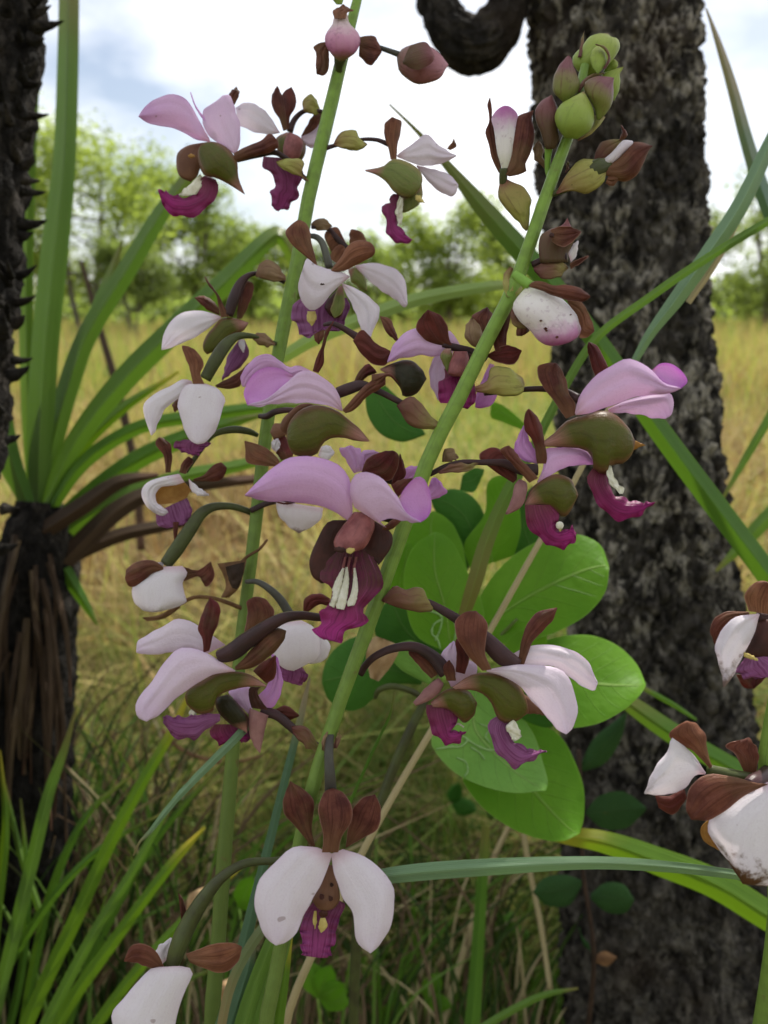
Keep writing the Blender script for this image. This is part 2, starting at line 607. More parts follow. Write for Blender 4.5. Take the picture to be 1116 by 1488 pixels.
def m_leaf(name, c1, c2, vein_c, sun_c, trans=.3, ribs=9.0, rough=.5):
    k = NT(name)
    u, v, _ = k.uv()
    n = k.noise(28, 4, .6)
    c = k.mix(k.step(n, .3, .72), c1, c2)
    c = k.mix(k.math('MULTIPLY', k.step(k.noise(420, 3, .6), .45, .75), .22), c, tuple(x * .55 for x in c1))
    spot_ = k.step(k.noise(150, 4, .65), .68, .74)
    c = k.mix(k.math('MULTIPLY', spot_, .55), c, (.16, .11, .04))
    av = k.math('ABSOLUTE', k.math('SUBTRACT', v, .5))
    mid = k.step(av, .022, .008)
    wv = k.math('SINE', k.math('MULTIPLY', k.math('SUBTRACT', k.math('ADD', u, k.math('MULTIPLY', k.noise(30, 2), .05)), k.math('MULTIPLY', av, .55)), ribs * 2 * math.pi))
    lat = k.math('MULTIPLY', k.step(wv, .955, .995), k.step(av, .5, .1))
    c = k.mix(k.math('MULTIPLY', lat, .16), c, vein_c)
    c = k.mix(k.math('MULTIPLY', mid, .55), c, vein_c)
    edge = k.step(av, .488, .498)
    c = k.mix(k.math('MULTIPLY', edge, .5), c, vein_c)
    h = k.math('ADD', k.math('MULTIPLY', mid, 1.0), k.math('ADD', k.math('MULTIPLY', lat, .5), k.math('MULTIPLY', n, .4)))
    return k.finish(c, rough, trans, sun_c, .28, k.bump(k.math('ADD', h, k.math('MULTIPLY', k.noise(75, 3, .55), 1.2)), .7, .0014))

def m_blade(name, c1, c2, tip=None, trans=.42, sun_c=(.42, .60, .13), rough=.36):
    k = NT(name)
    u, v, _ = k.uv()
    s = lengthwise(k, 1.2, 14)
    c = k.mix(k.step(s, .35, .65), c1, c2)
    n = k.noise(40, 4, .65)
    c = k.mix(k.math('MULTIPLY', k.step(n, .5, .8), .3), c, tuple(x * .6 for x in c1))
    s2 = lengthwise(k, .6, 46)
    c = k.mix(k.math('MULTIPLY', k.step(s2, .48, .60), .35), c, tuple(x * .5 for x in c1))
    bl_ = k.step(k.noise(95, 5, .7), .66, .74)
    c = k.mix(k.math('MULTIPLY', bl_, .7), c, (.20, .13, .05))
    if tip:
        c = k.mix(k.step(k.math('ADD', u, k.math('MULTIPLY', n, .12)), .84, 1.04), c, tip)
    mid = k.step(k.math('ABSOLUTE', k.math('SUBTRACT', v, .5)), .05, .01)
    c = k.mix(k.math('MULTIPLY', mid, .25), c, tuple(min(1, x * 1.6) for x in c2))
    return k.finish(c, rough, trans, sun_c, .45, k.bump(s, .6, .0007))

M = {}
M['petal'] = m_petal()
M['sepal'] = m_sepal()
M['sepal_red'] = m_sepal('sepal_red', (.135, .022, .024), (.052, .008, .012), (.115, .028, .022))
M['sepal_tan'] = m_sepal('sepal_tan', (.26, .11, .06), (.13, .046, .028), (.29, .15, .085))
M['pouch'] = m_pouch('pouch', (.080, .085, .012), (.165, .070, .042), (.12, .055, .032))
M['pouch_dark'] = m_pouch('pouch_dark', (.024, .022, .009), (.065, .028, .024), (.04, .02, .016))
M['pouch_green'] = m_pouch('pouch_green', (.15, .18, .045), (.26, .21, .08), (.20, .13, .07))
M['pouch_brown'] = m_plain('pouch_brown', (.075, .026, .020), (.032, .013, .010), 120, .42, .06)
M['column'] = m_plain('column', (.30, .105, .10), (.17, .05, .05), 260, .36, .12, .45, .5, .5)
M['column_tan'] = m_plain('column_tan', (.20, .10, .06), (.14, .065, .04), 160, .4, .1)
M['spur'] = m_plain('spur', (.34, .18, .17), (.24, .11, .11), 160, .45, .12)
M['lip'] = m_lip()
M['lip_main'] = m_lip('lip_main', [(0, (.060, .026, .018)), (.24, (.085, .026, .026)), (.44, (.19, .020, .075)), (.75, (.30, .018, .155)), (1, (.25, .016, .125))])
M['callus'] = m_plain('callus', (.80, .77, .66), (.68, .66, .50), 900, .6, .15, .1, .6)
M['anther'] = m_plain('anther', (.62, .52, .18), (.50, .38, .12), 300, .5, .1)
M['spot'] = m_plain('spot', (.05, .02, .016), (.03, .012, .01), 200, .5)
M['ochre'] = m_plain('ochre', (.42, .23, .06), (.30, .14, .03), 200, .5, .25)
M['pedicel'] = m_plain('pedicel', (.060, .028, .030), (.036, .022, .022), 120, .36, 0, .35)
M['pedicel_green'] = m_plain('pedicel_green', (.070, .085, .028), (.045, .045, .022), 120, .36, 0, .4)
M['pedicel_grey'] = m_plain('pedicel_grey', (.085, .085, .065), (.05, .045, .04), 120, .34, 0, .4)
M['stem'] = m_plain('stem', (.15, .225, .045), (.095, .150, .032), 300, .34, 0, .55, .6, .5)
k_ = NT('stem')
_u = k_.uv()[0]
_n = k_.noise(300, 4, .6); _v = lengthwise(k_, 6, 20)
_c = k_.ramp(_u, [(0, (.20, .33, .05)), (.18, (.165, .265, .048)), (.34, (.10, .145, .034)), (.7, (.10, .15, .032)), (1, (.10, .15, .03))])
_c = k_.mix(k_.math('MULTIPLY', k_.step(_n, .40, .66), .35), _c, (.085, .125, .03))
_c = k_.mix(k_.math('MULTIPLY', k_.step(_v, .5, .66), .30), _c, (.075, .11, .03))
_c = k_.mix(k_.math('MULTIPLY', k_.step(k_.noise(160, 3, .6), .64, .72), .5), _c, (.13, .075, .04))
M['stem'] = k_.finish(_c, .38, 0, None, .5, k_.bump(k_.math('ADD', _v, _n), .4, .0005))
M['stem_bright'] = m_plain('stem_bright', (.20, .36, .06), (.16, .30, .05), 60, .4, 0, .2, .2)
M['bract'] = m_ramp('bract', [(0, (.20, .075, .055)), (.25, (.30, .24, .08)), (.7, (.36, .36, .095)), (1, (.30, .22, .09))], streak=.45)
M['bract_red'] = m_ramp('bract_red', [(0, (.12, .04, .035)), (.4, (.19, .10, .06)), (.75, (.24, .20, .07)), (1, (.16, .08, .05))])
M['bract_tan'] = m_ramp('bract_tan', [(0, (.15, .075, .04)), (.5, (.27, .18, .10)), (1, (.22, .12, .07))])
M['bud_green'] = m_ramp('bud_green', [(0, (.22, .32, .055)), (.55, (.30, .38, .07)), (.9, (.42, .46, .14)), (1, (.30, .17, .11))], trans=.2, streak=.25)
M['bud_purple'] = m_ramp('bud_purple', [(0, (.19, .25, .05)), (.35, (.20, .20, .06)), (.62, (.19, .075, .085)), (1, (.22, .085, .10))])
M['bud_maroon'] = m_ramp('bud_maroon', [(0, (.09, .06, .03)), (.35, (.13, .075, .045)), (.7, (.20, .075, .085)), (1, (.26, .10, .10))])
M['bud_white'] = m_ramp('bud_white', [(0, (.70, .69, .52)), (.25, (.84, .80, .78)), (.46, (.80, .74, .77)), (.66, (.58, .28, .50)), (.82, (.46, .13, .38)), (1, (.42, .16, .28))], .5, .25, .12)
M['bud_pink'] = m_ramp('bud_pink', [(0, (.62, .36, .28)), (.16, (.72, .62, .60)), (.4, (.60, .30, .42)), (.62, (.50, .19, .34)), (.8, (.30, .17, .12)), (1, (.20, .20, .06))], .5, .2, .2)
M['bud_rose'] = m_ramp('bud_rose', [(0, (.22, .14, .10)), (.4, (.28, .11, .12)), (1, (.48, .23, .28))])
M['dead'] = m_plain('dead', (.24, .13, .06), (.10, .05, .025), 120, .7, .1, .5, .5)
M['dead_dark'] = m_plain('dead_dark', (.05, .03, .02), (.025, .015, .01), 120, .7, 0, .4, .5)
M['leaf'] = m_leaf('leaf', (.105, .235, .020), (.155, .305, .026), (.30, .42, .11), (.40, .72, .03), .46)
M['leaf_pale'] = m_leaf('leaf_pale', (.15, .32, .058), (.20, .385, .075), (.30, .43, .13), (.28, .50, .05))
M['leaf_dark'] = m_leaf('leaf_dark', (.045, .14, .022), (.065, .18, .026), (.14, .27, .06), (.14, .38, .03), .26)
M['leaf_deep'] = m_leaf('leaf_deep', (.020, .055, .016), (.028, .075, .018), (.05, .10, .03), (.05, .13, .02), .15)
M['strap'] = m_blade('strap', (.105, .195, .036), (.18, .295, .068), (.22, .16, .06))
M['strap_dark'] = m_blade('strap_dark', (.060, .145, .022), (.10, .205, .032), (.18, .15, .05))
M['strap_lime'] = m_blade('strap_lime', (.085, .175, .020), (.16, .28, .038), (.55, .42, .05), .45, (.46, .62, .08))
M['grass_blue'] = m_blade('grass_blue', (.16, .265, .15), (.22, .335, .19), (.35, .26, .14), .25)
M['grass_teal'] = m_blade('grass_teal', (.075, .145, .085), (.10, .185, .11), (.30, .23, .13), .2)
M['grass_pale'] = m_blade('grass_pale', (.30, .42, .13), (.36, .48, .17), (.42, .40, .18), .4, (.42, .55, .12))
M['straw'] = m_blade('straw', (.44, .36, .19), (.52, .45, .26), (.30, .20, .10), .2, (.5, .38, .15), .6)
M['deadleaf'] = m_blade('deadleaf', (.042, .027, .017), (.095, .060, .036), (.10, .05, .03), .1, (.3, .16, .06), .7)
# ------------------------------------------------------------------ ground
def gz(x, y):
    return 0.02 * noise.noise(Vector((x * 1.3, y * 1.3, 0))) + 0.10 * noise.noise(Vector((x * .07, y * .07, 4))) * min(1, math.hypot(x, y) / 20)

def m_ground():
    k = NT('ground')
    n = k.noise(9, 6, .65); n2 = k.noise(60, 5, .7); n3 = k.noise(.35, 3, .5)
    c = k.mix(k.step(n2, .35, .65), (.028, .019, .013), (.12, .085, .048))
    c = k.mix(k.math('MULTIPLY', k.step(n, .42, .62), .6), c, (.12, .14, .045))
    c = k.mix(k.math('MULTIPLY', k.step(n3, .4, .6), .5), c, (.33, .28, .12))
    return k.finish(c, .9, 0, None, .2, k.bump(n2, .7, .01))
rings = np.concatenate((np.linspace(0.1, 3, 30), np.geomspace(3.2, 420, 46)))
NS = 96
V = [(0, 0, gz(0, 0))]; F = []
for r_ in rings:
    for k in range(NS):
        a = 2 * math.pi * k / NS
        x, y = r_ * math.sin(a), r_ * math.cos(a)
        V.append((x, y, gz(x, y)))
for k in range(NS):
    F.append((0, 1 + k, 1 + (k + 1) % NS))
for i in range(len(rings) - 1):
    for k in range(NS):
        a, b = 1 + i * NS + k, 1 + i * NS + (k + 1) % NS
        F.append((a, a + NS, b + NS, b))
g = mesh_obj('ground', V, F, m_ground())
g['kind'] = 'structure'

# ------------------------------------------------------------------ charred tree on the right
def m_bark(name, dark, mid, pale, amt=.5):
    k = NT(name)
    o = k.scaled(k.obj(), 1, 1, .6)
    n = k.noise(85, 6, .7, o); p = k.noise(70, 5, .62, o, .4); q = k.noise(210, 4, .7, o); r = k.noise(16, 3, .5, o)
    c = k.mix(k.step(n, .36, .64), dark, mid)
    m = k.math('MULTIPLY', k.step(p, .47, .58), k.step(q, .34, .56))
    m = k.math('MULTIPLY', m, k.step(r, .30, .52))
    zs = k.n('ShaderNodeSeparateXYZ'); k.l(k.obj(), zs.inputs[0])
    m = k.math('MULTIPLY', m, k.math('ADD', k.math('MULTIPLY', k.step(k.math('ADD', zs.outputs[2], k.math('MULTIPLY', r, .3)), .50, .85), .75), .25))
    c = k.mix(k.math('MULTIPLY', m, amt), c, pale)
    b = k.noise(7, 3, .5)
    c = k.mix(k.math('MULTIPLY', k.step(b, .56, .7), .3), c, (.075, .048, .030))
    return k.finish(c, .9, 0, None, .2, k.bump(k.math('ADD', n, q), 1.0, .008))
M['bark'] = m_bark('charred_bark', (.011, .010, .009), (.078, .069, .058), (.40, .365, .30), .95)
M['bark_black'] = m_bark('black_bark', (.010, .009, .008), (.030, .027, .024), (.10, .085, .07), .5)
M['bark_far'] = m_bark('grey_bark', (.07, .06, .05), (.14, .12, .10), (.28, .25, .21), .5)

def bark_tube(name, mat, C, r, ns, nl, amp, cell, parent, stretch=2.2):
    Q = crv(np.hstack((np.asarray(C, float), np.asarray(r, float)[:, None])), nl)
    P, rr = Q[:, :3], Q[:, 3]
    T = np.gradient(P, axis=0)
    T /= np.linalg.norm(T, axis=1, keepdims=True)
    s = np.concatenate(([0], np.cumsum(np.linalg.norm(np.diff(P, axis=0), axis=1))))
    x = np.cross(T[0], (0.2, 0.9, 0.3)); x /= np.linalg.norm(x)
    V, F = [], []
    for i in range(nl):
        x = x - T[i] * np.dot(x, T[i]); x /= np.linalg.norm(x)
        y = np.cross(T[i], x)
        for k in range(ns):
            a = 2 * math.pi * k / ns
            ca, sa = math.cos(a), math.sin(a)
            q = Vector((ca * rr[i] / cell, sa * rr[i] / cell, s[i] / cell / stretch))
            q2 = q + 0.35 * noise.noise_vector(q * 1.3)
            ds = noise.voronoi(q2)[0]
            plate = min(1.0, (ds[1] - ds[0]) * 2.2)
            h = amp * (plate - .5) + amp * .55 * noise.fractal(q * .35, 1.0, 2.1, 3) + amp * .5 * noise.fractal(q * 3.1, .8, 2.1, 3)
            V.append(P[i] + (rr[i] + h) * (x * ca + y * sa))
    for i in range(nl - 1):
        for k in range(ns):
            k2 = (k + 1) % ns
            F.append((i * ns + k, i * ns + k2, (i + 1) * ns + k2, (i + 1) * ns + k))
    F.append(tuple(range(ns - 1, -1, -1))); F.append(tuple((nl - 1) * ns + k for k in range(ns)))
    return mesh_obj(name, V, F, mat, parent)

TD = 0.60
Z(0, 0, 1, TD)
tp = [W(p) for p in ((986, 1560), (968, 1300), (945, 900), (915, 480), (900, 240), (890, 0), (888, -200))]
tr = [q * TD / FPX for q in (166, 146, 118, 109, 113, 119, 120)]
gp = np.array((tp[0][0] + .015, tp[0][1] + .02, -.03))
tp = [gp] + tp
tr = [.135] + tr
up1 = np.array((tp[-1][0] + .10, tp[-1][1] + .10, 1.75)); up2 = np.array((tp[-1][0] + .34, tp[-1][1] + .45, 2.7))
tree = thing('charred_tree', tuple(gp), 'thick charred tree trunk with rough lichen-flecked bark on the right', 'tree')
bark_tube('trunk', M['bark'], tp, tr, 300, 680, .0062, .0095, tree)
top = tp[-1]
bark_tube('upper_trunk', M['bark'], [top - (up1 - top) * .05, up1, up2], [tr[-1] * .97, .062, .05], 60, 60, .004, .013, tree)
lp = [W(p) for p in ((850, -170, 0), (800, -105, -14), (757, -48, -22), (742, -2, -24), (722, 42, -24), (690, 66, -24), (657, 44, -22), (633, -4, -18), (612, -95, -10), (596, -260, 10))]
lr = [q * TD / FPX for q in (34, 30, 27, 27, 32, 36, 31, 26, 26, 26)]
bark_tube('limb', M['bark_black'], lp, lr, 110, 130, .0028, .010, tree)
tip = lp[-1]
bark_tube('limb', M['bark_black'], [tip, tip + np.array((-.01, .02, .25)), tip + np.array((.10, .05, .6)), np.array((.35, .8, 2.0)), np.array((.6, 1.6, 2.9))], [lr[-1], .015, .012, .010, .008], 24, 40, .0015, .012, tree)

def leaf_cloud(name, blobs, n, size, mat, parent, flat=.4, seed=1, fold=.25, gaps=()):
    r = np.random.default_rng(seed)
    vol = np.array([b[3] * b[4] * b[5] for b in blobs]); vol /= vol.sum()
    idx = r.choice(len(blobs), n, p=vol)
    B = np.array(blobs)[idx]
    d = r.normal(size=(n, 3)); d /= np.linalg.norm(d, axis=1, keepdims=True)
    rad = r.random((n, 1)) ** (1 / 2.2)
    C = B[:, :3] + d * rad * B[:, 3:6] * (1 + .12 * r.normal(size=(n, 1)))
    sd_ = np.array(SUN_DIR)
    keep_ = np.ones(n, bool)
    for gpt, gr in gaps:
        rel = C - gpt
        dist = np.linalg.norm(rel - (rel @ sd_)[:, None] * sd_, axis=1)
        keep_ &= dist > gr
    C = C[keep_]
    n = len(C)
    ax = r.normal(size=(n, 3)); ax[:, 2] *= flat; ax /= np.linalg.norm(ax, axis=1, keepdims=True)
    nn = r.normal(size=(n, 3)); nn[:, 2] = np.abs(nn[:, 2]) + .5
    sd = np.cross(ax, nn); sd /= np.maximum(np.linalg.norm(sd, axis=1, keepdims=True), 1e-6)
    up = np.cross(sd, ax)
    L_ = size * (.65 + .7 * r.random((n, 1))); w = L_ * .30
    v = np.stack((C - ax * L_ / 2, C - ax * L_ * .1 + sd * w + up * fold * w, C + ax * L_ / 2, C - ax * L_ * .1 - sd * w + up * fold * w), 1).reshape(-1, 3)
    f = np.arange(n)[:, None] * 4
    Fc = np.concatenate((f + np.array((0, 1, 2)), f + np.array((0, 2, 3))))
    me = bpy.data.meshes.new(name)
    me.vertices.add(len(v)); me.vertices.foreach_set('co', v.ravel())
    me.loops.add(Fc.size); me.loops.foreach_set('vertex_index', Fc.ravel().astype(np.int32))
    me.polygons.add(len(Fc)); me.polygons.foreach_set('loop_start', np.arange(0, Fc.size, 3, dtype=np.int32))
    a = me.attributes.new('hue', 'FLOAT', 'POINT')
    hue = np.clip(.5 + .22 * r.normal(size=n) + .2 * np.sin(C[:, 0] * 2.3 / max(size * 12, .3) + C[:, 2] * 3), 0, 1)
    hue = np.clip(.45 * hue + .55 * (r.random(len(blobs))[idx[keep_]]), 0, 1)
    a.data.foreach_set('value', np.repeat(hue, 4))
    me.update(calc_edges=True)
    o = bpy.data.objects.new(name, me)
    COL.objects.link(o)
    me.materials.append(mat)
    if parent: setpar(o, parent)
    return o

def m_foliage(name, a, b, sunc, trans=.5):
    k = NT(name)
    h = k.attr('hue', 'GEOMETRY')
    c = k.mix(h, a, b)
    c = k.mix(k.math('MULTIPLY', k.rnd(), .18), c, (.11, .12, .03))
    return k.finish(c, .5, trans, k.mix(h, tuple(x * .7 for x in sunc), sunc), .3)
M['foliage'] = m_foliage('foliage', (.065, .105, .024), (.16, .215, .05), (.40, .52, .09))
M['foliage_dull'] = m_foliage('foliage_dull', (.05, .08, .024), (.12, .16, .045), (.28, .37, .08))
M['foliage_lime'] = m_foliage('foliage_lime', (.085, .13, .026), (.20, .27, .055), (.48, .60, .09))

cc = np.array((0, .2, .7)) + np.array(SUN_DIR) * 3.5
blobs = []
rr_ = np.random.default_rng(5)
for i in range(46):
    q = rr_.normal(size=3); q /= np.linalg.norm(q); q *= rr_.random() ** .5
    blobs.append((cc[0] + q[0] * 1.15, cc[1] + .45 + q[1] * 1.25, cc[2] + .15 + q[2] * .5, .34, .34, .22))
for i in range(34):
    blobs.append((rr_.uniform(-.3, 2.2), rr_.uniform(2.8, 4.0), rr_.uniform(2.95, 3.6), .34, .34, .22))
for i in range(34):          # unseen leaf blobs added behind the viewer to cut fill light from the sky
    blobs.append((rr_.uniform(-1.9, 1.9), rr_.uniform(-3.4, -1.3), rr_.uniform(.9, 2.6), .36, .36, .26))
gaps = []
for x_, y_, d_, g_ in ((885, 985, .33, .13), (800, 850, .335, .08), (180, 552, .53, .12), (270, 464, .53, .14), (350, 395, .53, .12), (188, 387, .54, .12), (245, 300, .54, .12),
                       (640, 428, .40, .10), (540, 455, .40, .10), (205, 1140, .40, .08), (215, 1300, .40, .06), (1060, 1300, .36, .10),
                       (255, 690, .25, .07), (95, 200, .54, .12), (190, 765, .53, .10), (290, 1310, .4, .08), (560, 410, .26, .06), (640, 830, .325, .06), (1060, 330, .30, .09)):
    Z(0, 0, 1, d_)
    gaps.append((W((x_, y_)), g_))
for i in range(150):
    gaps.append((np.array((rr_.uniform(-1.3, .9), rr_.uniform(.8, 2.6), .12)), rr_.uniform(.07, .15)))
leaf_cloud('crown', blobs, 14800, .085, M['foliage'], tree, seed=3, gaps=gaps)

# ------------------------------------------------------------------ black spiny trunk at the left edge
SD = 0.43
Z(0, 0, 1, SD)
sp = [W(p) for p in ((-240, 1700), (-215, 1300), (-186, 950), (-164, 700), (-132, 400), (-110, 150), (-86, -60), (-72, -260))]
srad = np.array([q * SD / FPX for q in (150, 148, 146, 144, 143, 141, 139, 136)])
gs = np.array((sp[0][0] - .01, sp[0][1] + .04, -.02))
spiny = thing('spiny_trunk', tuple(gs), 'black charred trunk studded with stubby spines at the left edge', 'tree trunk')
bark_tube('trunk', M['bark_black'], [gs] + sp + [sp[-1] + np.array((.02, .02, .5))], np.concatenate(([.07], srad, [.05])), 180, 360, .0050, .011, spiny)
def spine(o, d, ln, w):
    d = d / np.linalg.norm(d)
    n_ = 9
    t = np.linspace(0, 1, n_)
    bend = np.array((0, 0, 1)) * .25 * ln
    C = o + d * (t * ln)[:, None] + bend * (t ** 2)[:, None]
    return tube_world('spine', M['bark_black'], C, w * (1 - t) ** .8 + .0002, 7, spiny, 0, .25)
yp = [(12, 22), (28, 12), (45, 26), (62, 10), (98, 16), (128, 12), (168, 34), (190, 10), (208, 18), (246, 24), (268, 12), (285, 30), (330, 20), (352, 10), (398, 20), (440, 22), (462, 14), (482, 24), (512, 28), (530, 16), (548, 26), (576, 28), (598, 12), (640, 12), (690, 16), (740, 14), (800, 14)]
srt = np.array(sorted([(744 - (p[2] - CAM_Z), i) for i, p in enumerate(sp)]))
def edge_x(y):
    return float(np.interp(y, [-260, -60, 150, 400, 700, 950, 1300, 1700], [70, 64, 50, 40, 20, 4, -20, -45]))
for y, l in yp:
    y += rng.uniform(-9, 9); l = l * rng.uniform(.35, 1.35)
    if rng.random() < .18: continue
    o = W((edge_x(y) - 14, y, rng.uniform(-12, 2)))
    spine(o, RIGHT * 1.0 + FWD * rng.uniform(-.5, .3) + UP * rng.uniform(-.45, .35), (l * 1.15 + 14) * SD / FPX, rng.uniform(.0026, .0042))
for i in range(34):
    y = rng.uniform(-40, 1150)
    o = W((edge_x(y) - rng.uniform(20, 75), y, -rng.uniform(20, 42)))
    spine(o, RIGHT * rng.uniform(.1, .8) - FWD + UP * rng.uniform(-.2, .4), rng.uniform(.008, .016), rng.uniform(.002, .004))

# ------------------------------------------------------------------ trees across the grass
def far_tree(px, dist, top_y, wpx, label, mat='foliage', lean=0.0, n=6500, multi=1, low=.25, size=.09, seed=0):
    r = np.random.default_rng(100 + seed)
    x = (px - 558) / FPX * dist * 1.03
    yw = dist
    ang = math.atan((744 - top_y) / FPX) - PITCH
    H = max(CAM_Z + math.tan(ang) * dist, 1.2)
    hw = wpx / FPX * dist / 2
    z0 = gz(x, yw)
    t = thing('savanna_tree', (x, yw, z0), label, 'tree', 'trees across the grassland')
    bl = []
    stems = []
    for m_ in range(multi):
        ax_ = r.uniform(-.5, .5) * hw * .5 if multi > 1 else 0
        C = [np.array((x + ax_ * .3, yw, z0 - .1)), np.array((x + ax_ * .7 + lean * H * .15, yw + r.uniform(-.2, .2), z0 + H * .28)),
             np.array((x + ax_ * 1.3 + lean * H * .3, yw, z0 + H * .55)), np.array((x + ax_ * 1.6 + lean * H * .35, yw, z0 + H * .82))]
        rad = H * .019 / multi ** .35
        C = crv(C, 14)
        tube_world('trunk', M['bark_far'], C, np.linspace(rad, rad * .35, 14), 9, t, 0, .2)
        stems.append(C)
    nb = 26
    for i in range(nb):
        a = r.uniform(0, 2 * math.pi); q = r.random() ** .5
        hz = r.uniform(low, .93)
        prof = math.sin(math.pi * min(1, max(.08, (hz - low * .6) / (1.06 - low * .6)))) ** .6
        c = (x + lean * H * hz * .35 + math.cos(a) * q * hw * .85 * prof, yw + math.sin(a) * q * hw * .7 * prof, z0 + H * hz)
        rb = hw * r.uniform(.24, .46)
        bl.append((c[0], c[1], min(c[2], z0 + H - rb * .5), rb, rb, rb * .72))
        if i < 9:
            s_ = stems[i % len(stems)][r.integers(4, 12)]
            mid = (s_ + np.array(c)) / 2 + np.array((0, 0, -.05 * H))
            Cb = crv([s_, mid, np.array(c)], 8)
            tube_world('branch', M['bark_far'], Cb, np.linspace(H * .006, H * .002, 8), 6, t, 0, .2)
    leaf_cloud('crown', bl, int(n * 1.6), 1.1 * size * dist / 16, M[mat], t, seed=200 + seed)
    return t
FT = [
 (150, 15, 172, 300, 'tall bright green tree at far left beside the strap leaves', 'foliage_lime', 0, 8500, 2, .34),
 (285, 18, 235, 190, 'rounded tree right of the tallest far-left tree', 'foliage', .1, 5500, 2, .3),
 (60, 20, 215, 200, 'tree showing between the spiny trunk and the strap leaves', 'foliage', 0, 5500, 1, .3),
 (215, 13, 345, 130, 'low bush of thin dark stems under the far-left trees', 'foliage_dull', 0, 2600, 4, .45),
 (370, 24, 325, 170, 'pale green bush just left of the rear orchid stem', 'foliage_lime', 0, 4500, 2, .2),
 (470, 27, 352, 150, 'low bush behind the white flowers in front of the left stem', 'foliage_dull', 0, 3800, 2, .15),
 (560, 25, 335, 130, 'small bush between the two orchid stems', 'foliage', 0, 3600, 2, .15),
 (645, 20, 285, 190, 'airy lime tree below the right-hand sky flower', 'foliage_lime', 0, 6000, 2, .2),
 (728, 26, 330, 120, 'bush left of the bud stem near the charred trunk', 'foliage', 0, 3400, 2, .15),
 (815, 24, 300, 170, 'tree mostly hidden behind the left side of the charred trunk', 'foliage', 0, 4000, 2, .2),
 (960, 26, 300, 160, 'tree hidden behind the right side of the charred trunk', 'foliage_dull', 0, 4000, 2, .2),
 (1085, 17, 240, 230, 'tree just right of the charred trunk', 'foliage', 0, 5500, 2, .22),
 (1165, 20, 262, 220, 'dull green tree at the far right edge', 'foliage_dull', 0, 5500, 2, .2),
 (-60, 18, 230, 220, 'tree hidden behind the spiny trunk at far left', 'foliage', 0, 4000, 1, .3),
]
for i, a in enumerate(FT):
    far_tree(a[0], a[1], a[2], a[3], a[4], a[5], a[6], a[7], a[8], a[9], seed=i)
# the low wood along the horizon reads as one mass
bl = []
r = np.random.default_rng(77)
for i in range(420):
    a = r.uniform(-1.15, 1.15); dd = r.uniform(22, 60)
    h = r.uniform(.9, 2.0) * (dd / 30)
    bl.append((dd * math.tan(a) * .75, dd, h * .55, r.uniform(.9, 2.2), 1.2, h * .6))
o = leaf_cloud('distant_wood', bl, 52000, .34, M['foliage'], None, seed=9)
tag(o, 'low hazy line of woodland along the horizon', 'woodland', kind='stuff')

# ------------------------------------------------------------------ grass
def grass(name, n, r0, r1, half, h0, h1, w, lean, mat, seed, greens, clump=0.0, avoid=None, per=14):
    r = np.random.default_rng(seed)
    a = r.uniform(-half, half, n)
    rad = np.sqrt(r.uniform(r0 ** 2, r1 ** 2, n))
    x = rad * np.sin(a); y = rad * np.cos(a)
    if clump:
        k = max(1, n // per)
        cx, cy = x[:k], y[:k]
        idx = r.integers(0, k, n)
        x = cx[idx] + r.normal(0, clump, n); y = cy[idx] + r.normal(0, clump, n)
    keep = np.hypot(x, y) > r0
    if avoid is not None:
        keep &= avoid(x, y)
    x, y = x[keep], y[keep]; n = len(x)
    z = np.array([gz(px, py) for px, py in zip(x, y)]) - .01
    h = r.uniform(h0, h1, n) * (.7 + .6 * r.random(n))
    az = r.uniform(0, 2 * math.pi, n)
    ln = np.abs(r.normal(lean, lean * .6, n))
    d = np.stack((np.cos(az), np.sin(az)), 1)
    faz = az + math.pi / 2 + r.normal(0, .5, n)
    sd = np.stack((np.cos(faz), np.sin(faz)), 1)
    ww = w * (.5 + r.random(n))
    lv = [0, .4, .75, 1.0]
    V = np.empty((n, 7, 3))
    for i, t in enumerate(lv):
        off = d * (ln * t ** 1.8 * h)[:, None]
        px = x + off[:, 0]; py = y + off[:, 1]
        pz = z + h * (t - .28 * np.minimum(ln, 1.6) * t ** 2.4)
        wt = ww * (1 - t ** 1.6) * .5
        if t < 1:
            V[:, 2 * i] = np.stack((px - sd[:, 0] * wt, py - sd[:, 1] * wt, pz), 1)
            V[:, 2 * i + 1] = np.stack((px + sd[:, 0] * wt, py + sd[:, 1] * wt, pz), 1)
        else:
            V[:, 6] = np.stack((px, py, pz), 1)
    f = np.arange(n)[:, None] * 7
    Fc = np.concatenate([f + np.array(q) for q in ((0, 1, 3), (0, 3, 2), (2, 3, 5), (2, 5, 4), (4, 5, 6))])
    me = bpy.data.meshes.new(name)
    me.vertices.add(n * 7); me.vertices.foreach_set('co', V.ravel())
    me.loops.add(Fc.size); me.loops.foreach_set('vertex_index', Fc.ravel().astype(np.int32))
    me.polygons.add(len(Fc)); me.polygons.foreach_set('loop_start', np.arange(0, Fc.size, 3, dtype=np.int32))
    me.polygons.foreach_set('use_smooth', [True] * len(Fc))
    patch = np.array([noise.noise(Vector((px * .9, py * .55, 3))) for px, py in zip(x, y)]) * .75 + np.array([noise.noise(Vector((px * 3.1, py * 2.2, 9))) for px, py in zip(x, y)]) * .35
    hue = np.clip(greens + patch + r.normal(0, .30, n), 0, 1)
    at = me.attributes.new('hue', 'FLOAT', 'POINT'); at.data.foreach_set('value', np.repeat(hue, 7))
    me.update(calc_edges=True)
    o = bpy.data.objects.new(name, me); COL.objects.link(o); me.materials.append(mat)
    return o
